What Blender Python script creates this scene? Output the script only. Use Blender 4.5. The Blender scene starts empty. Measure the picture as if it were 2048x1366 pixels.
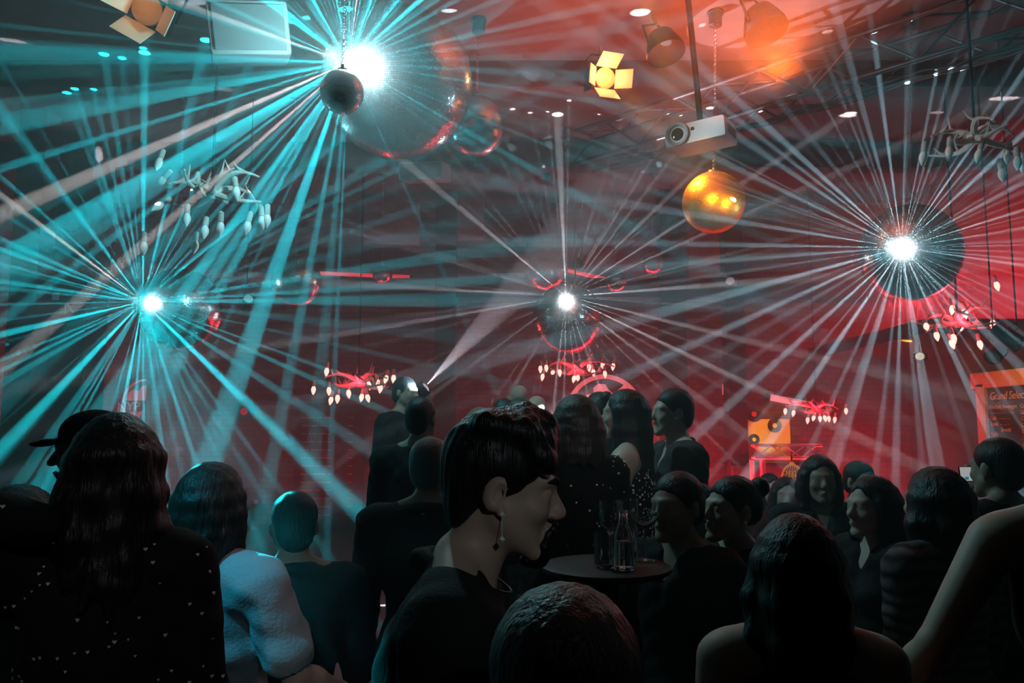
import bpy, bmesh, math, random
import numpy as np
from mathutils import Vector, Matrix, Euler
SC = bpy.context.scene
COL = SC.collection
PI = math.pi
R = math.radians
V = Vector
random.seed(11)

# ------------------------------------------------------------------ camera
F = 1607.0
CAMZ = 1.57
PITCH = math.atan((850 - 683) / F)
cd = bpy.data.cameras.new('camera')
cam = bpy.data.objects.new('camera', cd)
COL.objects.link(cam)
cam.location = (0, 0, CAMZ)
cam.rotation_euler = (PI / 2 + PITCH, 0, 0)
cd.sensor_width = 36.0
cd.lens = 36.0 * F / 2048
cd.clip_start = 0.05
SC.camera = cam
CP, SP = math.cos(PITCH), math.sin(PITCH)


def at(px, py, Y):
    """the point of the room seen at photo pixel (px, py) at a distance Y into the room"""
    u, v = (px - 1024) / F, (683 - py) / F
    d = V((u, CP - v * SP, SP + v * CP))
    return V((0, 0, CAMZ)) + d * (Y / d.y)


def size(r_px, Y):
    return r_px / F * Y


# ------------------------------------------------------------------ world, exposure
w = bpy.data.worlds.new('world')
SC.world = w
w.use_nodes = True
w.node_tree.nodes['Background'].inputs[0].default_value = (0.5, 0.5, 0.6, 1)
w.node_tree.nodes['Background'].inputs[1].default_value = 0.0
vs = SC.view_settings
vs.view_transform = 'Standard'
vs.look = 'None'
vs.exposure = -0.68
vs.gamma = 1.0
vs.use_curve_mapping = False

XL, XR, YB, ZC = -6.9, 6.0, 12.2, 5.0     # the room: left, right, rear wall, ceiling

# ------------------------------------------------------------------ lights
TEAL = (0.004, 0.50, 0.60)
ICE = (0.36, 0.60, 0.70)
GREY = (0.62, 0.60, 0.62)
SALM = (0.50, 0.46, 0.44)
RED = (1.0, 0.012, 0.035)


def spot(name, loc, d, power, col, deg, blend=0.3, soft=0.0):
    l = bpy.data.lights.new(name, 'SPOT')
    l.energy = power
    l.color = col
    l.spot_size = R(deg)
    l.spot_blend = blend
    l.shadow_soft_size = soft
    o = bpy.data.objects.new(name, l)
    o.location = loc
    o.rotation_euler = V(d).to_track_quat('-Z', 'Y').to_euler()
    COL.objects.link(o)
    return o


def point(name, loc, power, col, soft=0.05):
    l = bpy.data.lights.new(name, 'POINT')
    l.energy = power
    l.color = col
    l.shadow_soft_size = soft
    o = bpy.data.objects.new(name, l)
    o.location = loc
    COL.objects.link(o)
    return o


def area(name, loc, d, power, col, sx, sy, spread=180):
    l = bpy.data.lights.new(name, 'AREA')
    l.shape = 'RECTANGLE'
    l.size, l.size_y = sx, sy
    l.energy = power
    l.color = col
    l.spread = R(spread)
    o = bpy.data.objects.new(name, l)
    o.location = loc
    o.rotation_euler = V(d).to_track_quat('-Z', 'Y').to_euler()
    COL.objects.link(o)
    return o


SPARED = [at(1640, 958, 4.2), at(840, 820, 4.5), at(838, 900, 4.5), at(1344, 824, 4.2), at(1344, 900, 4.2), at(1040, 1120, 1.7), at(1150, 860, 3.75), at(1742, 1012, 3.1)]   # no ray falls on these people


def burst(ball, core, n, power, col, strong, seed, tilt=(-0.1, 0.4), alt=None, wid=(0.7, 2.6)):
    """rays thrown off a mirror ball by the lamp that hits it at the point CORE: one narrow beam of light each"""
    rr = random.Random(seed)
    rays = []
    nrm = (core - at(*ball[:3])).normalized()
    for i in range(n):
        phi = (i + rr.uniform(0.05, 0.95)) * 360.0 / n
        rays.append((phi, rr.uniform(*wid), rr.choice((0.3, 0.45, 0.6, 0.8, 1.0)), rr.uniform(*tilt), col))
    for s in strong:
        phi, wd, st = s[:3]
        rays.append((phi, wd, st, rr.uniform(-0.15, 0.15), s[3] if len(s) > 3 else col))
    for phi, wd, st, t, c in rays:
        st *= 0.6 if ball is BALL_MID and 105 < phi < 255 and st < 1.2 else 1.0
        st *= 0.5 if ball is BALL_TEAL and 150 < phi < 203 else 1.0
        st *= 0.35 if ball is BALL_TEAL and (phi > 288 or phi < 20) else 1.0
        a = R(phi)
        while True:     # a ray leaves the face of the ball, it does not run into it
            d = V((math.cos(t) * math.cos(a), -math.sin(t), math.cos(t) * math.sin(a)))
            if d.dot(nrm) > 0.06 or t > 1.4:
                break
            t += 0.04
        if any((p - core - d * max(0, (p - core).dot(d))).length < 0.42 for p in SPARED):
            continue
        spot('mirror_ball_beam', core, d, power * st * (2.0 / wd) ** 0.5, c, wd, 0.45)


BALL_TEAL = (795, 165, 5.2, 155)      # px, py, distance, radius in px
BALL_RIGHT = (1820, 505, 6.5, 98)
BALL_MID = (1135, 637, 9.0, 71)
BALL_LEFT = (362, 618, 7.8, 82)


def core_point(ball, px, py, off=0.05):
    bx, by, Y, r = ball
    c = at(bx, by, Y)
    rad = size(r, Y)
    p = at(px, py, Y)
    dx, dz = p.x - c.x, p.z - c.z
    q = math.sqrt(max(0.02, rad * rad - dx * dx - dz * dz))
    n = V((dx, -q, dz)).normalized()
    return c + n * (rad + off)


CT = core_point(BALL_TEAL, 745, 195, 0.13)
CR = core_point(BALL_RIGHT, 1768, 515, 0.10)
CM = core_point(BALL_MID, 1128, 612, 0.10)
CL = core_point(BALL_LEFT, 336, 618, 0.10)
burst(BALL_TEAL, CT, 90, 125000, TEAL, [(158, 2.6, 1.3, SALM), (205, 3.0, 1.2, SALM), (222, 2.4, 1.0, SALM), (238, 3, 1.1), (255, 4, 1.2), (176, 4, 1.1),
                           (63, 3.2, 1.0), (40, 2.2, .9), (28, 3.4, .9), (100, 3, 1.0), (120, 3.6, 1.1), (140, 4, 1.1), (78, 2, .8, SALM),
                           (306, 3, 0.9), (283, 3, 1.0), (215, 4.5, 1.3), (190, 4, 1.0)], 14, wid=(0.8, 2.8))
burst(BALL_LEFT, CL, 66, 105000, TEAL, [(194, 3.2, 1.6), (156, 2.2, 1.2), (144, 2.0, 1.5, SALM), (172, 2.0, 1.2), (225.6, 4.2, 1.6), (264, 2.6, 1.5), (321, 3.4, 1.5),
                           (296, 2.0, 1.3), (359, 1.6, 1.0), (32, 2.0, 1.2), (20, 1.2, .8), (90, 2.6, 1.2), (74, 2.4, 1.2), (110, 2, 1.0), (128, 2.6, 1.0),
                           (276, 1.6, 1.0), (285, 1.8, 1.0), (165, 1.6, 1.1)], 5)
burst(BALL_RIGHT, CR, 78, 42000, ICE, [(195, 3.0, 1.5), (205, 2.2, 1.3), (222, 2.6, 1.5), (236, 2.8, 1.5), (249, 2.4, 1.3), (262, 2.4, 1.2), (276, 2.2, 1.2), (288, 3.0, 1.2),
                          (302, 2.2, 1.0), (133, 2.6, 1.5), (140, 1.8, 1.2), (155, 2.0, 1.2), (98, 2.0, 1.2), (83, 1.5, 1.1), (62, 2.0, 1.1), (48, 2.4, 1.3),
                          (30, 1.8, 1.1), (14, 1.8, 1.0), (3, 2.0, 1.0), (352, 1.2, .9), (340, 1.5, .9), (170, 2.4, 1.2), (183, 1.8, 1.1)], 7)
burst(BALL_MID, CM, 60, 42000, GREY, [(3, 2.6, 1.6), (343, 1.8, 1.5), (330, 2.0, 1.6), (318, 1.2, 1.0), (141, 2.8, 1.5), (92, 3.6, 1.5), (24, 1.6, 1.2), (33, 1.3, 1.1),
                           (44, 1.6, 1.1), (58, 1.4, 1.0), (177, 2.6, 1.3), (190, 2.0, 1.2), (262, 1.8, 1.3), (240, 1.5, 1.0), (162, 2.0, 1.1)], 9, wid=(0.6, 1.9))
# the glare where each ball is hit
point('mirror_ball_glare', CT, 210, TEAL, 0.05)
point('mirror_ball_glare', CT + V((0.02, -0.05, 0)), 150, SALM, 0.07)
point('mirror_ball_glare', CL, 36, TEAL, 0.04)
point('mirror_ball_glare', CL + V((0, -0.03, 0)), 7, SALM, 0.05)
point('mirror_ball_glare', CR, 22, ICE, 0.05)
point('mirror_ball_glare', CM, 16, GREY, 0.05)
# spots added close to the balls, no fixtures, to whiten the glare on the tiles
for ball, core, pw, c in ((BALL_TEAL, CT, 420, (.80, .95, 1.0)), (BALL_LEFT, CL, 150, (.80, .95, 1.0)), (BALL_RIGHT, CR, 180, (.85, .95, 1.0)), (BALL_MID, CM, 190, (.95, .92, .92))):
    nrm = (core - at(*ball[:3])).normalized()
    view = (V((0, 0, CAMZ)) - core).normalized()
    refl = (nrm * (2 * nrm.dot(view)) - view).normalized()
    hit = core - nrm * 0.1
    src = hit + refl * size(ball[3], ball[2]) * 0.5
    spot('mirror_ball_core_fill', src, hit - src, pw, c, 80, 0.8, 0.03)
# unseen fills, added to tint the pale t-shirt teal and rose
q = at(440, 1150, 2.4)
spot('teal_side_fill', (-2.3, 1.0, 3.7), q - V((-2.3, 1.0, 3.7)), 620, (0.02, 0.40, 0.60), 13, 0.7, 0.06)
q2 = V((0.4, 1.2, 3.3))
spot('rose_side_fill', q2, q - q2, 13, (1.0, .45, .70), 14, 0.8, 0.05)  # rose fill from the right, also added
# a ray added off the left ball to brighten the pale t-shirt
q = at(462, 1150, 2.45)
spot('mirror_ball_beam', CL, q - CL, 14000, TEAL, 7.0, 0.7)
# the flecks of light on the ceiling and the far walls: the thinnest rays of the balls
rr = random.Random(21)
for k in range(16):
    x = rr.uniform(-0.2, 3.6)
    y = rr.uniform(5.6, 11.0)
    src, c = ((CR, ICE), (CM, GREY))[k % 2]
    spot('mirror_ball_fleck', src, V((x, y, ZC)) - src, 9000, c, rr.choice((.28, .36, .45)), 0.2)
for k in range(12):
    src, c = ((CL, TEAL), (CT, (.5, .75, .8)))[k % 2]
    tgt = V((XL, rr.uniform(7.5, 12), rr.uniform(.8, 4.6))) if k % 3 else V((rr.uniform(-6, -3.2), YB, rr.uniform(.8, 3.5)))
    spot('mirror_ball_fleck', src, tgt - src, 8000, c, rr.choice((.3, .4, .5)), 0.2)
# the round spot of light on the wall right of the middle ball
spot('mirror_ball_beam', CM, at(1228, 498, 12.15) - CM, 2600, GREY, 4.6, 0.1)
# red wash on the bar, the rear wall and the booth
area('red_wash', (3.3, 11.2, 0.5), (0, 0.3, 1), 320, RED, 4.5, 0.2)
area('red_wash', (-1.6, 11.2, 0.5), (0, 0.35, 1), 60, RED, 6.0, 0.2)
area('red_wash', (-5.2, 9.8, 0.5), (-1, 0.4, 1), 110, RED, 2.5, 0.2)
area('red_wash', (4.6, 9.2, 3.2), (1, 0.5, -0.4), 320, RED, 0.6, 0.6)
# amber spot on the ceiling above the truss, from a lamp beyond the frame
spot('amber_ceiling_wash', (1.5, 4.3, 3.5), (0.0, 0.55, 1), 1900, (1.0, 0.15, 0.02), 105, 1.0, 0.1)
area('ember_ceiling_wash', (0.9, 6.6, 4.36), (0, 0, 1), 80, (1.0, 0.06, 0.015), 2.6, 2.0)
q = at(1010, 1060, 1.5)
spot('dim_figure_fill', (0.7, -1.0, 2.5), q - V((0.7, -1.0, 2.5)), 34, (.80, .96, 1.0), 18, 0.8, 0.05)  # added fill on the man in profile, no fixture
q = at(226, 1200, 1.88)
spot('dim_figure_fill', (-0.5, -1.0, 2.8), q - V((-0.5, -1.0, 2.8)), 40, (.9, .96, 1.0), 22, 0.8, 0.05)  # fill added so the silver hearts show
q = at(1215, 960, 3.9)
spot('dim_figure_fill', (0.5, -0.6, 2.9), q - V((0.5, -0.6, 2.9)), 130, (.9, .96, 1.0), 11, 0.8, 0.05)  # added to bring up the sparkles and sequins
area('dim_front_fill', (0.9, -0.6, 3.4), (0.0, 0.9, -1.25), 0.18, (1, .95, .95), 0.6, 0.6)  # weak added fill from behind the camera

# ------------------------------------------------------------------ materials
MATS = {}


def mat(name, col, rough=0.6, metal=0.0, emit=None, strength=1.0, bump=0.0, bscale=40.0, vary=0.0, spec=0.4):
    if name in MATS:
        return MATS[name]
    m = bpy.data.materials.new(name)
    m.use_nodes = True
    nt = m.node_tree
    b = nt.nodes['Principled BSDF']
    b.inputs['Base Color'].default_value = (*col, 1)
    b.inputs['Roughness'].default_value = rough
    b.inputs['Metallic'].default_value = metal
    b.inputs['Specular IOR Level'].default_value = spec
    if emit:
        b.inputs['Emission Color'].default_value = (*emit, 1)
        b.inputs['Emission Strength'].default_value = strength
    if bump or vary:
        tc = nt.nodes.new('ShaderNodeTexCoord')
        n = nt.nodes.new('ShaderNodeTexNoise')
        n.inputs['Scale'].default_value = bscale
        n.inputs['Detail'].default_value = 4
        nt.links.new(tc.outputs['Object'], n.inputs['Vector'])
        if bump:
            bp = nt.nodes.new('ShaderNodeBump')
            bp.inputs['Strength'].default_value = bump
            bp.inputs['Distance'].default_value = 0.01
            nt.links.new(n.outputs['Fac'], bp.inputs['Height'])
            nt.links.new(bp.outputs[0], b.inputs['Normal'])
        if vary:
            mx = nt.nodes.new('ShaderNodeMix')
            mx.data_type = 'RGBA'
            mx.inputs['A'].default_value = (*[c * (1 - vary) for c in col], 1)
            mx.inputs['B'].default_value = (*[min(1, c * (1 + vary)) for c in col], 1)
            nt.links.new(n.outputs['Fac'], mx.inputs['Factor'])
            nt.links.new(mx.outputs['Result'], b.inputs['Base Color'])
    MATS[name] = m
    return m


def hair_mat(name, col):
    if name in MATS:
        return MATS[name]
    m = mat(name, col, 0.42, spec=0.35)
    nt = m.node_tree
    b = nt.nodes['Principled BSDF']
    tc = nt.nodes.new('ShaderNodeTexCoord')
    mp = nt.nodes.new('ShaderNodeMapping')
    mp.inputs['Scale'].default_value = (160, 160, 9)
    n = nt.nodes.new('ShaderNodeTexNoise')
    n.inputs['Scale'].default_value = 1.0
    n.inputs['Detail'].default_value = 3
    bp = nt.nodes.new('ShaderNodeBump')
    bp.inputs['Strength'].default_value = 0.7
    bp.inputs['Distance'].default_value = 0.006
    nt.links.new(tc.outputs['Object'], mp.inputs[0])
    nt.links.new(mp.outputs[0], n.inputs['Vector'])
    nt.links.new(n.outputs['Fac'], bp.inputs['Height'])
    nt.links.new(bp.outputs[0], b.inputs['Normal'])
    return m


def brick_mat(name, c1, c2, mortar, scale=3.2):
    m = mat(name, c1, 0.85)
    nt = m.node_tree
    b = nt.nodes['Principled BSDF']
    tc = nt.nodes.new('ShaderNodeTexCoord')
    mp = nt.nodes.new('ShaderNodeMapping')
    mp.inputs['Rotation'].default_value = (PI / 2, 0, 0)
    br = nt.nodes.new('ShaderNodeTexBrick')
    br.inputs['Color1'].default_value = (*c1, 1)
    br.inputs['Color2'].default_value = (*c2, 1)
    br.inputs['Mortar'].default_value = (*mortar, 1)
    br.inputs['Scale'].default_value = scale
    bp = nt.nodes.new('ShaderNodeBump')
    bp.inputs['Strength'].default_value = 0.6
    bp.inputs['Distance'].default_value = 0.01
    nt.links.new(tc.outputs['Object'], mp.inputs[0])
    nt.links.new(mp.outputs[0], br.inputs['Vector'])
    nt.links.new(br.outputs['Color'], b.inputs['Base Color'])
    nt.links.new(br.outputs['Fac'], bp.inputs['Height'])
    nt.links.new(bp.outputs[0], b.inputs['Normal'])
    return m


def glass_mat(name, col=(1, 1, 1)):
    m = bpy.data.materials.new(name)
    m.use_nodes = True
    b = m.node_tree.nodes['Principled BSDF']
    b.inputs['Base Color'].default_value = (*col, 1)
    b.inputs['Roughness'].default_value = 0.03
    b.inputs['Transmission Weight'].default_value = 1.0
    b.inputs['IOR'].default_value = 1.45
    return m


M_BLACK = mat('black_metal', (0.012, 0.012, 0.013), 0.45, 0.6)
M_STEEL = mat('dull_steel', (0.30, 0.30, 0.31), 0.35, 0.9)
M_TRUSS = mat('dark_truss_metal', (0.05, 0.05, 0.055), 0.4, 0.8)
M_MIRROR = mat('mirror_tile', (0.82, 0.84, 0.86), 0.22, 1.0)
M_GROUT = mat('mirror_ball_core', (0.02, 0.02, 0.022), 0.7)
M_CHAIN = mat('chain_metal', (0.25, 0.25, 0.26), 0.35, 1.0)
M_PLASTER = mat('dark_plaster', (0.055, 0.048, 0.05), 0.9, bump=0.5, bscale=14, vary=0.25)
M_CEIL = mat('ceiling_board', (0.085, 0.062, 0.06), 0.9, bump=0.4, bscale=9, vary=0.25)
M_FLOOR = mat('floor_boards', (0.05, 0.045, 0.045), 0.45, bump=0.3, bscale=18, vary=0.3)
M_BEAM = mat('dark_beam', (0.03, 0.026, 0.028), 0.7, bump=0.3, bscale=20)
M_PANEL = mat('pale_panel', (0.24, 0.19, 0.195), 0.8, bump=0.2, bscale=12, vary=0.15)
M_BRICK = brick_mat('painted_brick', (0.13, 0.075, 0.075), (0.085, 0.05, 0.05), (0.03, 0.02, 0.02))
M_GLASS = glass_mat('clear_glass')
M_WATER = glass_mat('drink')
M_WHITEPLASTIC = mat('white_plastic', (0.62, 0.62, 0.62), 0.45)
M_BONE = mat('pale_antler', (0.55, 0.50, 0.46), 0.6, bump=0.5, bscale=60, vary=0.25)
M_SOCKET = mat('bulb_socket', (0.50, 0.46, 0.42), 0.5)


# ------------------------------------------------------------------ mesh building
class MB:
    def __init__(s):
        s.bm = bmesh.new()

    def box(s, c, d, rot=None, bevel=0.0):
        r = bmesh.ops.create_cube(s.bm, size=1.0)
        vs_ = r['verts']
        M = Matrix.Translation(V(c)) @ ((rot.to_4x4() if rot else Matrix.Identity(4)) @ Matrix.Diagonal((*d, 1)))
        bmesh.ops.transform(s.bm, matrix=M, verts=vs_)
        if bevel:
            es = list({e for v in vs_ for e in v.link_edges})
            bmesh.ops.bevel(s.bm, geom=es, offset=bevel, segments=2, affect='EDGES', profile=0.6)
        return s

    def lathe(s, prof, c=(0, 0, 0), seg=24, axis=None, cap=True):
        """profile of (radius, height) turned about the direction AXIS through C"""
        q = (V(axis).normalized() if axis is not None else V((0, 0, 1))).to_track_quat('Z', 'Y').to_matrix()
        rings = []
        for r, z in prof:
            rings.append([s.bm.verts.new(V(c) + q @ V((r * math.cos(2 * PI * i / seg), r * math.sin(2 * PI * i / seg), z))) for i in range(seg)])
        for a, b in zip(rings, rings[1:]):
            for i in range(seg):
                s.bm.faces.new((a[i], a[(i + 1) % seg], b[(i + 1) % seg], b[i]))
        if cap:
            if prof[0][0] > 1e-6:
                s.bm.faces.new(rings[0][::-1])
            if prof[-1][0] > 1e-6:
                s.bm.faces.new(rings[-1])
        return s

    def cyl(s, a, b, r, r2=None, seg=14):
        a, b = V(a), V(b)
        L = (b - a).length
        return s.lathe([(r, 0), (r if r2 is None else r2, L)], a, seg, b - a)

    def tube(s, pts, rad, seg=8):
        pts = [V(p) for p in pts]
        n = len(pts)
        rad = [rad] * n if isinstance(rad, (int, float)) else rad
        prev = None
        up = V((0.13, 0.21, 1)).normalized()
        for i, p in enumerate(pts):
            t = (pts[min(i + 1, n - 1)] - pts[max(i - 1, 0)]).normalized()
            x = t.cross(up)
            if x.length < 0.05:
                x = t.cross(V((1, 0, 0)))
            x.normalize()
            y = t.cross(x).normalized()
            ring = [s.bm.verts.new(p + (x * math.cos(2 * PI * k / seg) + y * math.sin(2 * PI * k / seg)) * rad[i]) for k in range(seg)]
            if prev:
                for k in range(seg):
                    s.bm.faces.new((prev[k], prev[(k + 1) % seg], ring[(k + 1) % seg], ring[k]))
            else:
                s.bm.faces.new(ring[::-1])
            prev = ring
        s.bm.faces.new(prev)
        return s

    def torus(s, c, R_, r, axis=(0, 0, 1), seg=14, sub=6, squash=1.0, up=None):
        q = V(axis).to_track_quat('Z', 'Y').to_matrix()
        rings = []
        for i in range(seg):
            a = 2 * PI * i / seg
            ring = []
            for j in range(sub):
                b = 2 * PI * j / sub
                p = V(((R_ + r * math.cos(b)) * math.cos(a), (R_ + r * math.cos(b)) * math.sin(a) * squash, r * math.sin(b)))
                ring.append(s.bm.verts.new(V(c) + q @ p))
            rings.append(ring)
        for i in range(seg):
            A, B = rings[i], rings[(i + 1) % seg]
            for j in range(sub):
                s.bm.faces.new((A[j], A[(j + 1) % sub], B[(j + 1) % sub], B[j]))
        return s

    def prism(s, pts, o, ux, uy, depth):
        """outline PTS in the plane (ux, uy) at o, given thickness DEPTH along the plane's normal"""
        ux, uy = V(ux), V(uy)
        nn = ux.cross(uy).normalized() * depth
        a = [s.bm.verts.new(V(o) + ux * x + uy * y) for x, y in pts]
        b = [s.bm.verts.new(V(o) + ux * x + uy * y + nn) for x, y in pts]
        n = len(pts)
        s.bm.faces.new(a[::-1])
        s.bm.faces.new(b)
        for i in range(n):
            s.bm.faces.new((a[i], a[(i + 1) % n], b[(i + 1) % n], b[i]))
        return s

    def build(s, name, m, parent=None, smooth=True, loc=None, angle=40):
        me = bpy.data.meshes.new(name)
        bmesh.ops.recalc_face_normals(s.bm, faces=s.bm.faces[:])
        s.bm.to_mesh(me)
        s.bm.free()
        if smooth:
            me.polygons.foreach_set('use_smooth', [True] * len(me.polygons))
            me.set_sharp_from_angle(angle=R(angle))
        me.materials.append(m)
        o = bpy.data.objects.new(name, me)
        COL.objects.link(o)
        if parent:
            o.parent = parent
        if loc is not None:
            o.location = loc
        return o


def tag(o, label, cat, group=None, kind=None):
    o['label'] = label
    o['category'] = cat
    if group:
        o['group'] = group
    if kind:
        o['kind'] = kind
    return o


def thing(name, label, cat, loc, rot=(0, 0, 0), group=None):
    o = bpy.data.objects.new(name, None)
    COL.objects.link(o)
    o.location = loc
    o.rotation_euler = rot
    return tag(o, label, cat, group)


def struct(o):
    o['kind'] = 'structure'
    return o


def text_mesh(name, txt, sz, m, parent, loc, rot, shear=0.0, depth=0.004, align='LEFT'):
    c = bpy.data.curves.new(name, 'FONT')
    c.body = txt
    c.size = sz
    c.extrude = depth
    c.shear = shear
    c.align_x = align
    o = bpy.data.objects.new(name, c)
    COL.objects.link(o)
    bpy.context.view_layer.update()
    me = bpy.data.meshes.new_from_object(o.evaluated_get(bpy.context.evaluated_depsgraph_get()))
    bpy.data.objects.remove(o)
    o = bpy.data.objects.new(name, me)
    COL.objects.link(o)
    me.materials.clear()
    me.materials.append(m)
    o.location = loc
    o.rotation_euler = rot
    o.parent = parent
    return o


# ------------------------------------------------------------------ the setting
struct(MB().box((-0.45, 5.6, -0.1), (13.3, 13.6, 0.2)).build('floor', M_FLOOR, smooth=False))
struct(MB().box((-0.45, 5.6, ZC + 0.1), (13.3, 13.6, 0.2)).build('ceiling', M_CEIL, smooth=False))
struct(MB().box((-0.45, YB + 0.1, ZC / 2), (13.3, 0.2, ZC)).build('wall_back', M_BRICK, smooth=False))
struct(MB().box((XL - 0.1, 5.5, ZC / 2), (0.2, 13.4, ZC)).build('wall_left', M_PLASTER, smooth=False))
struct(MB().box((XR + 0.1, 5.5, ZC / 2), (0.2, 13.4, ZC)).build('wall_right', M_PLASTER, smooth=False))


def wall_x(px, Y=YB):
    return at(px, 850, Y).x


# the two dark posts, the ceiling beams and the pale wall panels
for i, (px, wd) in enumerate(((1348, 0.36), (1472, 0.26), (890, 0.30))):
    struct(MB().box((wall_x(px, 11.6), 11.6, ZC / 2), (wd, 0.3, ZC), bevel=0.01).build('trim_%d' % (i + 1), M_BEAM))
for i, (y, z, hh) in enumerate(((9.6, ZC - 0.16, 0.32), (7.4, ZC - 0.13, 0.26), (11.6, 3.55, 0.28))):
    struct(MB().box((-0.45, y, z), (12.9, 0.24, hh), bevel=0.01).build('trim_%d' % (i + 4), M_BEAM))
for i, (px0, px1, py0, py1) in enumerate(((1165, 1318, 405, 560), (730, 840, 385, 490), (893, 968, 395, 480), (1372, 1452, 300, 560))):
    a, b = at(px0, py0, YB - 0.02), at(px1, py1, YB - 0.02)
    struct(MB().box(((a.x + b.x) / 2, YB - 0.02, (a.z + b.z) / 2), (b.x - a.x, 0.05, a.z - b.z), bevel=0.006).build('trim_%d' % (i + 7), M_PANEL))
# soffit over the bar on the right
a = at(1690, 765, 11.0)
struct(MB().box((5.2, 10.2, 2.62), (1.6, 3.4, 0.16), bevel=0.01).build('trim_11', M_BEAM))
# pillar on the left wall
p = at(128, 850, 9.2)
struct(MB().box((p.x, 9.2, ZC / 2), (0.62, 0.5, ZC), bevel=0.015).build('trim_12', M_PLASTER))
p = at(45, 850, 8.6)
struct(MB().box((p.x, 8.6, ZC / 2), (0.30, 0.3, ZC), bevel=0.015).build('trim_13', M_BEAM))

# haze that fills the room
hz = bpy.data.materials.new('haze')
hz.use_nodes = True
nt = hz.node_tree
nt.nodes.clear()
on = nt.nodes.new('ShaderNodeOutputMaterial')
vn = nt.nodes.new('ShaderNodeVolumeScatter')
vn.inputs['Density'].default_value = 0.045
vn.inputs['Anisotropy'].default_value = 0.0
nt.links.new(vn.outputs[0], on.inputs['Volume'])
haze = MB().box((-0.45, 7.2, ZC / 2), (12.86, 9.9, ZC - 0.04)).build('haze', hz, smooth=False)
tag(haze, 'thin stage haze filling the room and catching the beams', 'haze', kind='stuff')


# ------------------------------------------------------------------ mirror balls
def chain_mesh(z0, z1, link=0.05, r=0.011):
    b = MB()
    z, i = z0 + link * 0.4, 0
    while z < z1:
        b.torus((0, 0, z), r, 0.0026, (1, 0, 0) if i % 2 else (0, 1, 0), 10, 5, 1.0)
        z += link * 0.36
        i += 1
    return b


def mirror_ball(px, py, Y, rpx, label, tile, seed, top=ZC, tint=None):
    rr = random.Random(seed)
    c = at(px, py, Y)
    rad = size(rpx, Y)
    t = thing('mirror_ball', label, 'mirror ball', c, (rr.uniform(-.04, .04), rr.uniform(-.04, .04), rr.uniform(0, 1)), 'mirror balls hung from the ceiling')
    bm = bmesh.new()
    rows = max(14, int(PI * rad / tile))
    for i in range(rows):
        la = -PI / 2 + PI * (i + 0.5) / rows
        n = max(3, int(2 * PI * rad * math.cos(la) / tile))
        ph = rr.random()
        for k in range(n):
            lo = 2 * PI * (k + ph) / n
            nn = V((math.cos(la) * math.cos(lo), math.cos(la) * math.sin(lo), math.sin(la)))
            east = V((-math.sin(lo), math.cos(lo), 0))
            north = nn.cross(east)
            nn2 = (nn + east * rr.gauss(0, .03) + north * rr.gauss(0, .03)).normalized()
            e2 = (east - nn2 * east.dot(nn2)).normalized()
            n2 = nn2.cross(e2)
            hw, hh = PI * rad * math.cos(la) / n * 0.90, PI * rad / rows / 2 * 0.90
            p = nn * rad
            bm.faces.new([bm.verts.new(p + e2 * x * hw + n2 * y * hh) for x, y in ((-1, -1), (1, -1), (1, 1), (-1, 1))])
    me = bpy.data.meshes.new('mirror_tiles')
    bm.to_mesh(me)
    bm.free()
    me.materials.append(M_MIRROR if tint is None else mat('amber_light_tile', tint, 0.40, 1.0))
    o = bpy.data.objects.new('mirror_tiles', me)
    COL.objects.link(o)
    o.parent = t
    MB().lathe([(rad * .985 * math.sin(PI * i / 32) + 1e-4, -rad * .985 * math.cos(PI * i / 32)) for i in range(33)], seg=48, cap=False).build('core', M_GROUT, t)
    MB().lathe([(rad * .16 + .012, rad * .97), (rad * .16 + .01, rad + .012), (.012, rad + .02), (.01, rad + .04)], seg=24).build('collar', M_STEEL, t)
    gap = top - c.z
    if gap > rad + 0.3:
        chain_mesh(rad + .03, gap - 0.12).build('chain', M_CHAIN, t)
        MB().lathe([(.02, gap - .14), (.055, gap - .12), (.055, gap - .02), (.07, gap - .02), (.07, gap + 0.0)], seg=20).build('motor', M_BLACK, t)
    return t


mirror_ball(*BALL_TEAL, 'largest mirror ball, washed out by the teal glare at upper left', 0.0135, 1)
mirror_ball(*BALL_RIGHT, 'big dark mirror ball with icy white rays, above the red bulbs on the right', 0.0125, 2)
mirror_ball(*BALL_MID, 'mirror ball in the middle with grey-white rays above the crowd', 0.0150, 3)
mirror_ball(*BALL_LEFT, 'mirror ball throwing teal rays beside the left pillar', 0.0150, 4)
mirror_ball(952, 252, 6.5, 62, 'blue-grey mirror ball on a chain right of the teal glare', 0.0110, 5)
mirror_ball(1427, 405, 6.4, 63, 'golden-lit mirror ball hanging below the white projector', 0.0110, 6, tint=(0.95, 0.50, 0.08))  # tint puts the amber light into the tile colour
mirror_ball(592, 562, 7.9, 51, 'dark mirror ball crossed by a red strip, left of the middle', 0.0130, 7)
mirror_ball(1305, 527, 10.4, 23, 'small mirror ball between the bright middle ball and the dark post', 0.0150, 8)
mirror_ball(765, 550, 10.4, 20, 'small mirror ball in front of the red strip light on the left', 0.0150, 9)
mirror_ball(1232, 563, 9.7, 22, 'small mirror ball at the end of the right red strip light', 0.0150, 10)
mirror_ball(1092, 545, 10.6, 44, 'dark mirror ball half hidden behind the bright middle ball', 0.0160, 11)
mirror_ball(684, 184, 4.45, 45, 'mirror ball in the teal glare, in front of the largest ball', 0.0085, 12)


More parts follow.
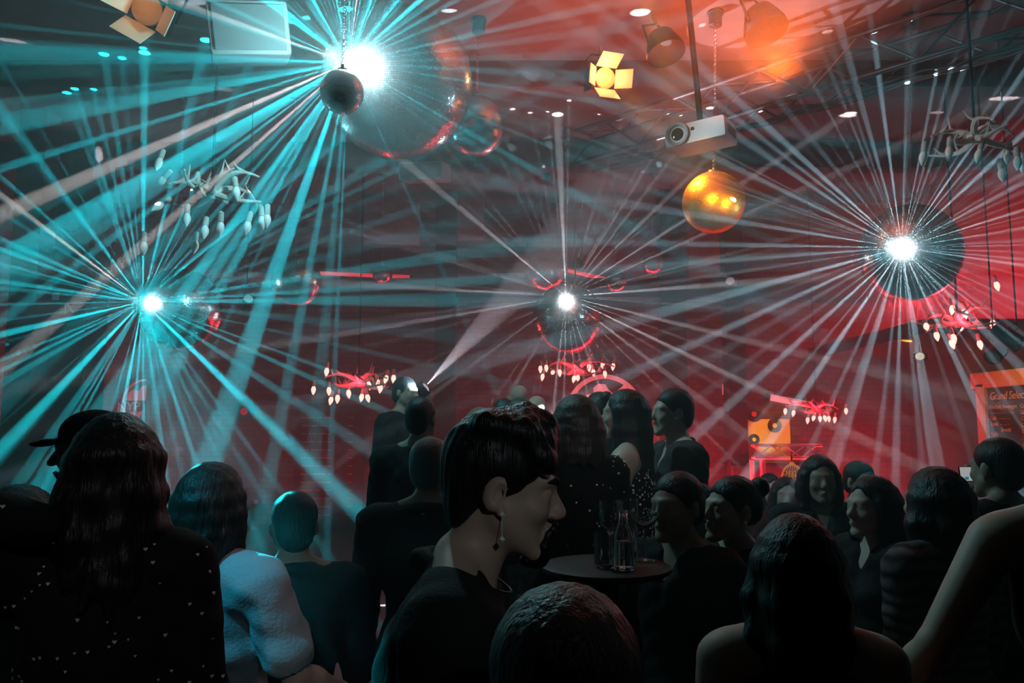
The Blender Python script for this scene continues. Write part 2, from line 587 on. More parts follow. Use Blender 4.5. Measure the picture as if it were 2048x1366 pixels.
# ------------------------------------------------------------------ lamps
def fresnel(loc, aim, label, lens_col, strength, sc=1.0, group=None, roll=0.0, cap_z=None):
    """theatre lamp with four barn doors; local -Y is where it points"""
    q = V(aim).to_track_quat('-Y', 'Z')
    e = (q.to_matrix() @ Matrix.Rotation(roll, 3, 'Y')).to_euler()
    t = thing('theatre_lamp', label, 'stage lamp', loc, e, group)
    t.scale = (sc, sc, sc)
    MB().box((0, .13, 0), (.24, .22, .24), bevel=.03).box((0, .25, 0), (.17, .05, .17), bevel=.015).build('housing', M_BLACK, t)
    rim = MB().lathe([(.075, 0), (.105, 0), (.108, .05), (.075, .05)], (0, -.01, 0), 32, (0, -1, 0)).build('lens_rim', mat('lamp_rim_paint', (.45, .30, .12), .5), t)
    MB().lathe([(.002, .045), (.045, .038), (.074, .02), (.074, 0.005)], (0, -.01, 0), 32, (0, -1, 0)).build('lens', mat('lens_' + label[:9], (.9, .8, .6), .2, emit=lens_col, strength=strength), t)
    md = mat('barn_door_paint', (.55, .45, .32), .55)
    for k, (ax, ang) in enumerate((('X', R(35)), ('X', R(-35)), ('Z', R(40)), ('Z', R(-40)))):
        rt = Matrix.Rotation(ang, 3, ax)
        if ax == 'X':
            s = 1 if ang > 0 else -1
            c = V((0, -.06, s * -.11)) + rt @ V((0, -.10, 0))
            b = MB().box(c, (.23, .20, .006), rt)
        else:
            s = 1 if ang > 0 else -1
            c = V((s * .11, -.06, 0)) + rt @ V((0, -.10, 0))
            b = MB().box(c, (.006, .20, .19), rt)
        b.build('barn_door', md, t)
    MB().tube([(-.15, .13, 0), (-.15, .13, .2), (-.1, .13, .26), (.1, .13, .26), (.15, .13, .2), (.15, .13, 0)], .011).build('yoke', M_BLACK, t)
    MB().cyl((0, .13, .25), (0, .13, .36), .018).build('clamp', M_STEEL, t)
    return t


L1 = at(1206, 158, 6.6)
fresnel(L1, (0.32, -1, -0.25), 'lit amber theatre lamp with open flaps left of the projector', (1.0, .92, .80), 1.5, 0.82)
point('amber_lamp_glow', L1 + V((0.02, -0.15, -0.01)), 8.0, (1.0, .52, .18), .04)
spot('amber_ball_beam', L1 + V((0.03, -0.1, 0)), at(1427, 405, 6.4) - L1, 900, (1.0, .42, .07), 26, 0.6, 0.05)
q = at(1427, 405, 6.4)
spot('amber_ball_beam', V((0.4, 2.6, 3.2)), q - V((0.4, 2.6, 3.2)), 1800, (1.0, .42, .07), 9, .5, .04)  # added spot, no lamp stands here; brightens the tinted ball
spot('amber_ball_beam', V((3.6, 3.2, 2.3)), q - V((3.6, 3.2, 2.3)), 1200, (1.0, .42, .07), 9, .5, .04)  # second added spot on the tinted ball, from the right
L2 = at(300, 22, 5.0)
fresnel(L2, (0.05, -1, -0.35), 'amber theatre lamp with flaps at the top left edge', (1.0, .70, .45), 0.9, 0.9, roll=.5)
point('amber_lamp_glow', L2 + V((0, -0.2, -0.05)), 1.2, (1.0, .38, .12), .04)


def can_lamp(loc, aim, label, col=None, strength=1.0, r=0.06, L=0.22, name='can_spotlight', group=None, drop=None):
    q = V(aim).to_track_quat('-Y', 'Z')
    t = thing(name, label, 'spotlight', loc, q.to_euler(), group)
    if drop:
        qi = q.to_matrix().inverted()
        o0 = V((0, L * .5, r * 1.9))
        MB().cyl(o0, o0 + qi @ V(drop), .007).build('mounting_rod', M_BLACK, t)
    MB().lathe([(.3 * r, L), (.8 * r, L * .97), (r, L * .85), (r, 0), (.86 * r, 0), (.82 * r, .012)], (0, 0, 0), 28, (0, 1, 0)).build('housing', M_BLACK, t)
    lm = mat('dark_lens', (.1, .1, .1), .1) if col is None else mat('lens_' + label[-14:], (.9, .9, .9), .3, emit=col, strength=strength)
    MB().lathe([(.001, -.004), (.5 * r, -.002), (.85 * r, .008), (.85 * r, .02)], (0, 0, 0), 28, (0, 1, 0)).build('lens', lm, t)
    MB().tube([(-r * 1.25, L * .5, 0), (-r * 1.25, L * .5, r * 1.4), (0, L * .5, r * 1.9), (r * 1.25, L * .5, r * 1.4), (r * 1.25, L * .5, 0)], .007).cyl((-r * 1.3, L * .5, 0), (r * 1.3, L * .5, 0), .006).build('yoke', M_BLACK, t)
    return t


pa = at(1460, 562, 11.2)
can_lamp(pa, (-.45, -1, .45), 'small pin spot with a grey beam on the dark post', (.55, .5, .52), .55, .075, drop=(.03, .2, 0))
spot('pin_spot_beam', pa + V((-.02, -.04, .02)), at(1290, 440, 6.9) - pa, 900, GREY, 4.5, .3)
pa = at(497, 597, 8.0)
can_lamp(pa, (.5, -1, .45), 'small pin spot with a pale teal lens left of the dark mirror ball', (.12, .45, .5), .7, .055, drop=(0, 0, ZC - pa.z - .08))
spot('pin_spot_beam', pa + V((.02, -.04, .02)), at(560, 548, 7.6) - pa, 420, (.3, .55, .6), 9, .3)
pa = at(1840, 712, 9.6)
can_lamp(pa, (-.5, -1, .5), 'small pin spot with a yellow beam below the big right ball', (1, .85, .55), .95, .06, drop=(0, 0, ZC - pa.z - .08))
spot('pin_spot_beam', pa + V((-.02, -.04, .02)), at(1785, 655, 9.0) - pa, 330, (1, .42, .04), 13, .3)
pb = at(1985, 715, 7.2)
can_lamp(pb, (-.75, -.5, -.55), 'black unlit can spotlight under the red bulbs at the right edge', None, r=.075, L=.26, drop=(0, 0, ZC - pb.z - .1))
can_lamp(at(2040, 690, 6.9), (.5, -.6, -.6), 'black unlit can spotlight cut by the right edge of the picture', None, r=.075, L=.26, drop=(0, 0, ZC - at(2040, 690, 6.9).z - .1))
# the moving head on a pole that throws the broad grey cone
pm = at(838, 786, 8.2)
t = thing('moving_head_light', 'moving head lamp throwing a broad grey cone behind the crowd', 'stage lamp', (pm.x, 8.2, 0))
MB().cyl((0, 0, .02), (0, 0, pm.z - .32), .02).build('pole', M_BLACK, t)
for k in range(3):
    a = 2 * PI * k / 3
    MB().tube([(0, 0, .45), (.38 * math.cos(a), .38 * math.sin(a), .02)], .013).build('leg', M_BLACK, t)
MB().box((0, 0, pm.z - .27), (.24, .2, .1), bevel=.02).build('base', M_BLACK, t)
MB().box((-.11, 0, pm.z - .1), (.03, .09, .26), bevel=.01).box((.11, 0, pm.z - .1), (.03, .09, .26), bevel=.01).build('yoke', M_BLACK, t)
hd = MB().lathe([(.05, -.14), (.08, -.1), (.085, .06), (.075, .1), (.06, .1)], (0, 0, pm.z), 24, (.7, -.2, .65)).build('head', M_BLACK, t)
MB().lathe([(.001, .105), (.06, .098)], (0, 0, pm.z), 24, (.7, -.2, .65)).build('lens', mat('moving_lens', (.9, .9, .9), .2, emit=(.8, .7, .75), strength=.8), hd)
cone_to = at(1052, 560, 7.6)
spot('moving_head_beam', pm + (cone_to - pm).normalized() * .13, cone_to - pm, 6500, (.62, .54, .60), 14, .06)

# ------------------------------------------------------------------ projector
pj = at(1402, 274, 5.6)
t = thing('projector', 'white ceiling projector with a dark round lens above the golden ball', 'projector', pj, (R(4), R(-3), R(-30)))
MB().box((0, 0, 0), (.44, .34, .155), bevel=.028).build('housing', M_WHITEPLASTIC, t)
MB().lathe([(.075, 0), (.082, .0), (.082, .022), (.064, .02), (.06, .0)], (-.12, -.165, .005), 32, (0, -1, 0)).build('lens_ring', mat('projector_grey', (.3, .3, .31), .5), t)
MB().lathe([(.001, .012), (.04, .009), (.062, .0)], (-.12, -.163, .005), 32, (0, -1, 0)).build('lens', mat('dark_glass', (.01, .01, .012), .08), t)
MB().box((-.01, -.171, .02), (.022, .006, .022)).build('sensor', M_BLACK, t)
g = MB()
for k in range(7):
    g.box((.222, -.10 + k * .033, -.01), (.004, .012, .07))
g.build('vent', mat('vent_grey', (.25, .25, .25), .6), t)
MB().cyl((0, .02, .07), (0, .02, ZC - pj.z - .03), .022).box((0, .02, .085), (.16, .16, .02)).build('mount', M_BLACK, t)

# ------------------------------------------------------------------ truss under the ceiling
def truss(a, b, label, r=.16, name='lighting_truss', m=M_TRUSS, tube=.024, step=.42):
    a, b = V(a), V(b)
    d = (b - a)
    L = d.length
    t = thing(name, label, 'truss', a, d.to_track_quat('X', 'Z').to_euler())
    cs = [(r, r), (r, -r), (-r, -r), (-r, r)]
    for y, z in cs:
        MB().cyl((0, y, z), (L, y, z), tube).build('chord', m, t)
    g = MB()
    n = int(L / step)
    for k in range(n):
        x0, x1 = L * k / n, L * (k + 1) / n
        for i in range(4):
            p, q = cs[i], cs[(i + 1) % 4]
            if k % 2:
                p, q = q, p
            g.cyl((x0, *p), (x1, *q), tube * .5, seg=8)
    g.build('lacing', m, t)
    return t


truss((0.75, 8.2, 4.42), (4.6, 4.3, 4.42), 'black box truss running under the ceiling from the middle to the right', .17)
g = MB()
rr = random.Random(4)
pts0 = V((1.0, 7.9, 4.22))
pts1 = V((4.3, 4.55, 4.24))
for k in range(4):
    pts = []
    for i in range(25):
        f = i / 24
        p = pts0.lerp(pts1, f) + V((rr.uniform(-.03, .03), rr.uniform(-.03, .03), -.04 - .06 * abs(math.sin(f * 9 + k * 1.3)) + .01 * k))
        pts.append(p)
    g.tube(pts, .009, 6)
tag(g.build('cable', mat('cable_rubber', (.01, .01, .01), .5)), 'black cables sagging along the underside of the truss', 'cable')
# shaded lamps sitting on the truss
for k, (px, py, Y) in enumerate(((1330, 100, 5.9), (1530, 55, 5.3))):
    p = at(px, py, Y)
    t = thing('flood_lamp', ('dark flood lamp above the truss near the amber lamp', 'dark flood lamp above the truss near the top edge')[k], 'stage lamp', p, (R(-20), 0, R(35)))
    MB().lathe([(.05, .16), (.1, .14), (.15, .0), (.15, -.04), (.13, -.03)], seg=28).build('reflector', M_BLACK, t)
    MB().tube([(-.17, 0, 0), (-.17, 0, .18), (0, 0, .26), (.17, 0, .18), (.17, 0, 0)], .01).build('yoke', M_BLACK, t)
    MB().cyl((0, 0, .25), (0, 0, .38), .015).build('clamp', M_STEEL, t)
# loudspeaker at the top left
p = at(498, 62, 5.0)
t = thing('loudspeaker', 'pale boxy loudspeaker under the ceiling left of the teal glare', 'loudspeaker', p, (R(14), R(-8), R(18)))
MB().box((0, .1, 0), (.5, .42, .34), bevel=.03).build('cabinet', mat('grey_cabinet', (.22, .20, .20), .6), t)
MB().box((0, -.115, 0), (.44, .012, .28), bevel=.004).build('grille', mat('speaker_cloth', (.12, .12, .12), .8), t)
MB().cyl((0, .1, .16), (0, .1, .7), .02).build('bracket', M_BLACK, t)
p = at(850, 345, 8.8)
t = thing('loudspeaker', 'small pale loudspeaker below the largest mirror ball', 'loudspeaker', p, (R(8), R(3), R(-16)))
MB().box((0, 0, 0), (.52, .3, .2), bevel=.02).build('cabinet', MATS['grey_cabinet'], t)
MB().box((0, -.152, 0), (.47, .012, .15), bevel=.004).build('grille', MATS['speaker_cloth'], t)
MB().cyl((0, .05, .1), (0, .05, ZC - p.z), .018).build('bracket', M_BLACK, t)


# ------------------------------------------------------------------ antler chandeliers with candle bulbs
def chandelier(c, wd, nb, label, lit, seed, group, hang=True, pow_=0.0, bulb=0.06, arms=9, bulbs=None, flat=.35):
    rr = random.Random(seed)
    t = thing('antler_chandelier', label, 'chandelier', c, (0, 0, 0), group)
    if lit:
        mb = mat('lit_bulb_glass', (1, .8, .7), .3, emit=(1.0, .62, .50), strength=2.6)
    else:
        mb = mat('unlit_bulb_glass', (.85, .82, .8), .25)
    MB().lathe([(.02, -.12 * wd), (.05 * wd + .02, -.05 * wd), (.06 * wd + .02, .05 * wd), (.015, .1 * wd)], seg=16).build('hub', M_BONE, t)
    tips = []
    for k in range(arms):
        a = 2 * PI * (k + rr.uniform(-.3, .3)) / arms
        L = wd * rr.uniform(.62, 1.0)
        z1 = rr.uniform(-flat, flat) * wd
        pts, rad = [], []
        for i in range(9):
            f = i / 8
            p = V((math.cos(a + .5 * f * f) * L * f, math.sin(a + .5 * f * f) * L * f, z1 * f + .16 * wd * math.sin(PI * f) * (1 if k % 2 else -.6)))
            pts.append(p)
            rad.append(wd * (.052 * (1 - f) + .010) + .003)
        b = MB().tube(pts, rad, 8)
        for q in (4, 6):
            dd = V((rr.uniform(-1, 1), rr.uniform(-1, 1), rr.uniform(.2, 1))).normalized()
            b.tube([pts[q], pts[q] + dd * wd * .14, pts[q] + dd * wd * .24 + V((0, 0, .06 * wd))], [wd * .026 + .002, wd * .016 + .002, .002], 6)
        b.build('antler', M_BONE, t)
        tips.append((pts[-1], pts[6]))
    if bulbs is None:
        bulbs = [tuple(tips[k % arms][0] if k < arms else tips[k % arms][1]) for k in range(nb)]
    for p in bulbs:
        p = V(p)
        d = V((rr.uniform(-.25, .25), rr.uniform(-.25, .25), -1)).normalized() if rr.random() < .8 else V((rr.uniform(-1, 1), rr.uniform(-.6, .2), -.3)).normalized()
        sk = MB().lathe([(.002, -.5), (.12, -.4), (.3, -.32), (.33, .0), (.33, .75), (.26, .8)], (0, 0, 0), 14).build('socket', M_SOCKET, t)
        sk.scale = (bulb,) * 3
        sk.location = p
        sk.rotation_euler = d.to_track_quat('Z', 'Y').to_euler()
        MB().lathe([(.24, .72), (.30, .85), (.42, 1.15), (.46, 1.45), (.40, 1.75), (.24, 2.1), (.10, 2.35), (.01, 2.45)], (0, 0, 0), 16).build('bulb', mb, sk)
        tip_wire = None
    if hang:
        MB().cyl((0, 0, 0), (0, 0, ZC - c.z), .008 + wd * .004).build('cord', M_BLACK, t)
    if lit and pow_:
        point('red_bulb_glow', c + V((0, -.1, .02)), pow_, (1, .02, .04), .12)
    return t


def bulbs_at(c, Y, pts):
    rr = random.Random(len(pts))
    return [at(x, y, Y + rr.uniform(-.12, .12)) - c for x, y in pts]


GC = 'antler chandeliers with candle bulbs'
c = at(425, 385, 5.6)
chandelier(c, .40, 13, 'teal-lit antler chandelier with pale unlit bulbs at upper left', False, 3, GC, bulb=.062, arms=10, flat=.3,
           bulbs=bulbs_at(c, 5.6, [(325, 305), (338, 345), (336, 400), (395, 350), (522, 418), (535, 415), (442, 430), (412, 440), (392, 470), (375, 415), (288, 470), (470, 360), (500, 430)]))
c = at(1915, 645, 7.4)
chandelier(c, .40, 9, 'red-glowing antler chandelier under the big right mirror ball', True, 5, GC, pow_=40, bulb=.055, arms=11, flat=.3,
           bulbs=bulbs_at(c, 7.4, [(1989, 555), (1906, 602), (1850, 642), (1898, 672), (1902, 660), (1956, 672), (1987, 632), (1925, 610), (1870, 655)]))
c = at(1950, 275, 5.2)
chandelier(c, .36, 10, 'dim antler chandelier with unlit bulbs near the upper right edge', False, 8, GC, bulb=.058, arms=8, flat=.2,
           bulbs=bulbs_at(c, 5.2, [(1850, 290), (1985, 248), (1964, 285), (2018, 290), (2034, 300), (2000, 325), (2046, 310), (1900, 280)]))
c = at(718, 765, 10.2)
chandelier(c, .52, 13, 'far antler chandelier with red-white bulbs left of the grey cone', True, 9, GC, pow_=30, bulb=.066, arms=10, flat=.12,
           bulbs=bulbs_at(c, 10.2, [(655, 728), (628, 765), (658, 767), (665, 786), (676, 782), (696, 772), (735, 756), (754, 752), (763, 762), (726, 780), (732, 781), (776, 744), (788, 742), (800, 764)]))
c = at(1152, 738, 11.2)
chandelier(c, .56, 13, 'far antler chandelier with bulbs below the middle mirror ball', True, 10, GC, pow_=24, bulb=.062, arms=10, flat=.12,
           bulbs=bulbs_at(c, 11.2, [(1081, 725), (1092, 723), (1087, 741), (1108, 740), (1119, 733), (1150, 745), (1156, 746), (1178, 722), (1175, 728), (1186, 732), (1207, 716), (1209, 735), (1228, 720)]))
c = at(1632, 818, 11.4)
chandelier(c, .42, 9, 'far antler chandelier with bulbs right of the white light bar', True, 12, GC, pow_=18, bulb=.055, arms=8, flat=.1,
           bulbs=bulbs_at(c, 11.4, [(1571, 811), (1589, 815), (1616, 829), (1630, 826), (1647, 825), (1657, 826), (1671, 828), (1692, 811), (1640, 826)]))


# ------------------------------------------------------------------ strip lights, signs, records
def bar(a, b, name, label, cat, m, r=.03):
    t = thing(name, label, cat, a)
    d = V(b) - V(a)
    MB().cyl((0, 0, 0), d, r, seg=12).build('tube', m, t)
    MB().cyl(-d.normalized() * .03, d.normalized() * .02, r * 1.2).build('end_cap', M_BLACK, t)
    MB().cyl(d * .99, d + d.normalized() * .03, r * 1.2).build('end_cap', M_BLACK, t)
    return t


m_strip = mat('red_strip', (.8, .1, .1), .4, emit=(1, .02, .06), strength=1.1)
bar(at(604, 545, YB - .05), at(822, 554, YB - .05), 'strip_light', 'thin red strip light behind the dark mirror ball on the left', 'strip light', m_strip, .028)
bar(at(1062, 525, YB - .05), at(1262, 569, YB - .05), 'strip_light', 'thin red strip light slanting behind the bright middle ball', 'strip light', m_strip, .028)
m_bar = mat('pinkish_tube', (.9, .8, .8), .4, emit=(1, .50, .55), strength=.55)
bar(at(1536, 794, YB - .03), at(1624, 810, YB - .03), 'light_bar', 'pinkish white light bar above the booth on the right', 'strip light', m_bar, .05)
m_screen = mat('pale_screen', (.6, .5, .5), .5, emit=(1, .55, .6), strength=.3)


def wall_sheet(px0, py0, px1, py1, Y, name, label, cat, m, th=.02):
    a, b = at(px0, py0, Y), at(px1, py1, Y)
    o = MB().box((0, 0, 0), (abs(b.x - a.x), th, abs(a.z - b.z)), bevel=.004).build(name, m)
    o.location = ((a.x + b.x) / 2, Y, (a.z + b.z) / 2)
    return tag(o, label, cat)


wall_sheet(1444, 768, 1470, 790, 12.188, 'screen', 'small pale lit screen beside the dark post on the right', 'screen', m_screen)
M_PAPER = mat('paper', (.75, .78, .78), .7)
o = wall_sheet(194, 520, 223, 546, 9.5, 'notice', 'pale paper notice above the left teal mirror ball', 'notice', M_PAPER, .006)
o = wall_sheet(76, 585, 118, 600, 8.94, 'plaque', 'grey oblong plaque on the left pillar', 'plaque', mat('grey_plaque', (.4, .42, .43), .6), .012)
p = at(135, 619, 8.93)
t = thing('wall_hook', 'pair of slanted pale rods on the left pillar', 'hook', p)
MB().cyl((-.03, 0, .06), (-.02, 0, -.05), .008).build('rod', M_WHITEPLASTIC, t)
MB().cyl((.0, 0, .06), (.07, 0, -.04), .008).build('rod', M_WHITEPLASTIC, t)

M_VINYL = mat('vinyl', (.012, .012, .014), .3)
GR = 'records hung on the walls'


def record(px, py, Y, rpx, label, mid, tilt=0.0):
    c = at(px, py, Y)
    r = size(rpx, Y)
    t = thing('vinyl_record', label, 'record', c, (0, 0, tilt), GR)
    prof = [(.012 * r + .001, .008)]
    for k in range(14):
        f = .36 + .62 * k / 13
        prof += [(f * r, .008), ((f + .02) * r, .0065)]
    prof += [(r, .006), (r, 0)]
    MB().lathe(prof, (0, 0, 0), 40, (0, -1, 0)).build('disc', M_VINYL, t)
    MB().lathe([(.05 * r, .011), (.33 * r, .011), (.34 * r, .004)], (0, 0, 0), 28, (0, -1, 0)).build('paper_label', mid, t)
    return t


m_red = mat('red_label', (.75, .08, .09), .6)
m_yel = mat('yellow_label', (.85, .62, .15), .6)
record(488, 823, YB - .005, 22, 'big black record with a red label above the man in the pale shirt', m_red)
record(512, 1003, YB - .005, 13, 'small black record low on the wall beside the man in the pale shirt', m_red)
record(746, 915, YB - .005, 19, 'black record with a red label left of the crowd', m_red)
record(38, 705, 8.445, 18, 'black record on the narrow post at the left edge', mat('dark_label', (.15, .16, .17), .5))
record(1508, 828, 12.15, 16, 'black record with a red label, highest above the booth', m_red)
record(1549, 851, 12.15, 14, 'black record with a yellow label, right of the two in the yellow light', m_yel)
record(1508, 879, 12.15, 11, 'small black record with a yellow label just above the booth truss', m_yel)

# red panel behind the booth with its yellow lamp
a, b = at(1462, 838, 12.1), at(1588, 1010, 12.1)
o = MB().box((0, 0, 0), (b.x - a.x, .04, a.z - b.z)).build('booth_backdrop', mat('booth_red_panel', (.65, .45, .40), .8), smooth=False)
o.location = ((a.x + b.x) / 2, 12.175, (a.z + b.z) / 2)
tag(o, 'plain panel behind the booth, lit red and yellow', 'panel')
pl = at(1540, 900, 11.3)
spot('yellow_booth_light', pl, at(1540, 866, 12.1) - pl, 60, (1.0, .62, .04), 46, .5, .03)
spot('yellow_booth_light', at(1545, 840, 10.3), at(1575, 925, 11.4) - at(1545, 840, 10.3), 40, (1.0, .62, .06), 13, .6, .03)
# booth truss: a goal post frame
Yb = 11.2
a, b = at(1506, 903, Yb), at(1640, 903, Yb)
M_BT = mat('booth_truss_metal', (.75, .72, .70), .45, .3)
truss(a, b, 'pale goal-post truss beam across the top of the booth', .085, 'booth_truss', M_BT, .02, .2)
for k, px in enumerate((1514, 1632)):
    p = at(px, 903, Yb)
    t = thing('booth_post', ('left pale truss post of the booth', 'right pale truss post of the booth')[k], 'truss', (p.x, Yb, 0))
    top = p.z - .12
    for x, y in ((-.07, -.07), (.07, -.07), (.07, .07), (-.07, .07)):
        MB().cyl((x, y, 0), (x, y, top), .017).build('chord', M_BT, t)
    g = MB()
    for i in range(int(top / .22)):
        z = i * .22
        g.cyl((-.07, -.07, z), (.07, -.07, z + .22), .009, seg=6).cyl((.07, .07, z), (-.07, .07, z + .22), .009, seg=6)
    g.build('lacing', M_BT, t)
# booth counter
p0, p1 = at(1480, 1000, Yb), at(1650, 1000, Yb)
t = thing('disc_jockey_booth', 'dark booth counter behind the hanging round sign', 'counter', ((p0.x + p1.x) / 2, Yb + .46, 0))
MB().box((0, 0, .5), (p1.x - p0.x, .5, 1.0), bevel=.01).build('cabinet', M_BEAM, t)
MB().box((0, 0, 1.02), (p1.x - p0.x + .08, .56, .04), bevel=.008).build('worktop', M_BLACK, t)
# round sign: a mirror ball outline with lettering
sc_ = at(1584, 958, Yb - .115)
t = thing('disco_sign', 'round yellow-red disco sign hanging under the booth truss', 'sign', sc_)
m_sy = mat('sign_yellow', (.85, .62, .12), .5, emit=(.9, .55, .06), strength=.30)
m_sr = mat('sign_red_face', (.25, .01, .02), .6)
rs = size(25, Yb - .2)
MB().lathe([(.001, .0), (rs * .9, 0), (rs * .9, .015)], (0, 0, 0), 40, (0, -1, 0)).build('face', m_sr, t).scale = (.9, 1, 1.2)
MB().torus((0, -.02, 0), rs * .93, rs * .075, (0, -1, 0), 40, 8).build('ring', m_sy, t).scale = (.9, 1, 1.2)
MB().lathe([(rs * .2, 0), (rs * .2, rs * .08), (rs * .1, rs * .2), (.001, rs * .22)], (0, -.02, rs * 1.16), 16).build('knob', m_sy, t)
g = MB()
for f in (-.62, -.31, 0, .31, .62):
    g.tube([V((f * rs * .9 * math.sin(PI * (i + 1) / 12), -.025, -rs * 1.1 * math.cos(PI * (i + 1) / 12))) for i in range(11)], .0045, 6)
for z in (.12, -.34):
    g.tube([V((x * rs * .82, -.025, rs * (z + .10 * (1 - x * x) * (1 if z > 0 else -1)))) for x in (-1, -.6, -.2, .2, .6, 1)], .0055, 6)
g.build('grid', m_sy, t)
text_mesh('lettering', 'DISCO', rs * .52, m_sy, t, (0, -.03, rs * .30), (PI / 2, 0, 0), depth=.003, align='CENTER')
text_mesh('lettering', 'CLUB', rs * .36, m_sy, t, (0, -.03, -rs * .20), (PI / 2, 0, 0), depth=.003, align='CENTER')
text_mesh('lettering', 'TIME', rs * .42, m_sy, t, (0, -.03, -rs * .80), (PI / 2, 0, 0), depth=.003, align='CENTER')
MB().cyl((0, -.01, rs * 1.3), (0, -.01, at(1584, 903, Yb).z - sc_.z - .04), .012).build('cord', M_BLACK, t)


# big pale projected emblem; its light is put into glowing flat shapes
def arc_ring(r0, r1, a0, a1, n=48):
    return [(r1 * math.cos(R(a0 + (a1 - a0) * i / n)), r1 * math.sin(R(a0 + (a1 - a0) * i / n))) for i in range(n + 1)] + \
           [(r0 * math.cos(R(a1 - (a1 - a0) * i / n)), r0 * math.sin(R(a1 - (a1 - a0) * i / n))) for i in range(n + 1)]


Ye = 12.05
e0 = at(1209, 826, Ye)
t = thing('wall_emblem', 'large pale pink round emblem projected on the wall behind the two women', 'sign', e0)
m_em = mat('projected_pink_glow', (.75, .50, .52), .7, emit=(1, .42, .48), strength=.42)
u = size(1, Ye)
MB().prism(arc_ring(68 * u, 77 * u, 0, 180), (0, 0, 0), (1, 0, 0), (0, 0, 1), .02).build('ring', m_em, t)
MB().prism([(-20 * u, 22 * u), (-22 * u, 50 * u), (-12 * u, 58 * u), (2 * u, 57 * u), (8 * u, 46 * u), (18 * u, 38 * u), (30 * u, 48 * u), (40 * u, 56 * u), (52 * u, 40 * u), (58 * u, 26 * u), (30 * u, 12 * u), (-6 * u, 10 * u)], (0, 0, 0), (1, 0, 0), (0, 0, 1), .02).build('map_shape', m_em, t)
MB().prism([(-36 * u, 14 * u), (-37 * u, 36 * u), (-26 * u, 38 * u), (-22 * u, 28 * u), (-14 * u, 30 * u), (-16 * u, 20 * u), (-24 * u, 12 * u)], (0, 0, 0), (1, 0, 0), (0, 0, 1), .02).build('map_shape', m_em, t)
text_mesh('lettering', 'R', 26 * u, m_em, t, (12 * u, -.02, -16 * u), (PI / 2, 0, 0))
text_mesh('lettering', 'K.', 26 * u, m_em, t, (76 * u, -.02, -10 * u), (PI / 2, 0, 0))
MB().box((85 * u, 0, -6 * u), (60 * u, .02, 5 * u)).box((-85 * u, 0, -4 * u), (40 * u, .02, 9 * u)).build('band', mat('projected_band_glow', (.6, .42, .45), .7, emit=(1, .42, .48), strength=.10), t)
# smaller cropped emblem on the left
Yl = 11.4
e1 = at(292, 805, Yl)
t = thing('wall_emblem', 'small grey half-round emblem above the man with the cap on the left', 'sign', e1)
m_e2 = mat('emblem_grey_glow', (.55, .52, .54), .7, emit=(.6, .6, .65), strength=.07)  # faint glow put into the grey, no lamp behind it
u = size(1, Yl)
MB().prism(arc_ring(43 * u, 47 * u, 90, 180, 24), (0, 0, 0), (1, 0, 0), (0, 0, 1), .02).build('ring', m_e2, t)
MB().prism([(-38 * u, 4 * u), (-34 * u, 20 * u), (-24 * u, 26 * u), (-16 * u, 22 * u), (-8 * u, 32 * u), (0, 34 * u), (0, 4 * u)], (0, 0, 0), (1, 0, 0), (0, 0, 1), .02).build('map_shape', m_e2, t)
text_mesh('lettering', 'NYP', 24 * u, m_e2, t, (-56 * u, -.02, -16 * u), (PI / 2, 0, 0))
MB().prism(arc_ring(43 * u, 48 * u, 196, 226, 12), (0, 0, 0), (1, 0, 0), (0, 0, 1), .02).build('ring', m_e2, t)
MB().prism([(-30 * u, -18 * u), (-22 * u, -18 * u), (-18 * u, -30 * u), (-14 * u, -18 * u), (-6 * u, -18 * u), (-18 * u, -40 * u), (-26 * u, -40 * u)], (0, 0, 0), (1, 0, 0), (0, 0, 1), .02).build('map_shape', m_e2, t)

# ------------------------------------------------------------------ menu boards
m_chalk = mat('chalk_orange', (.85, .55, .12), .8)
m_chalk_r = mat('chalk_red', (.80, .14, .10), .8)
m_board = mat('blackboard', (.04, .012, .014), .7)
# on the right wall; local x runs toward the camera
wx = XR - .03
p_far = 10.28
p_near = 8.6
t = thing('menu_board', 'dark menu board with glowing script on the right wall', 'menu board', (wx, p_far, 0), (0, 0, -PI / 2))
ztop = at(1990, 800, 9.9).z - .02
Lb = p_far - p_near
MB().box((Lb / 2 + .2, 0, 1.45), (Lb, .03, 1.15)).build('panel', m_board, t, smooth=False)
ft = MB().box((.1, -.02, 1.45), (.2, .07, 1.30), bevel=.02).build('frame', mat('board_frame', (.75, .48, .30), .8, bump=.8, bscale=30, vary=.3), t)
MB().box((Lb / 2, -.02, 2.13), (Lb + .2, .07, .20), bevel=.02).build('frame', MATS['board_frame'], t)
text_mesh('lettering', 'Grand Selection', .135, m_chalk, t, (.27, -.03, 1.88), (PI / 2, 0, 0), shear=.25)
rows = [('Hot Soft Beverages', 1.77, m_chalk), ('- - - - - - - - - - - -', 1.70, m_chalk), ('Cola  - - - - - -', 1.63, m_chalk), ('Tonic  - - - - -', 1.56, m_chalk), ('           Special', 1.49, m_chalk),
        ('Radler', 1.44, m_chalk_r), ('Soft Drinks . . .', 1.37, m_chalk_r), ('Cocktails', 1.29, m_chalk_r), ('Beer Radler', 1.20, m_chalk_r), ('Bottles', 1.11, m_chalk_r), ('- - - - -', 1.05, m_chalk_r), ('- - - - - - -', .98, m_chalk_r)]
for s, z, m in rows:
    text_mesh('lettering', s, .07, m, t, (.25, -.03, z), (PI / 2, 0, 0), shear=.1)
for k in range(8):
    text_mesh('lettering', 'Gin' if k % 2 else 'Coffee', .07, m_chalk if k < 4 else m_chalk_r, t, (.86, -.03, 1.77 - k * .075), (PI / 2, 0, 0), shear=.1)
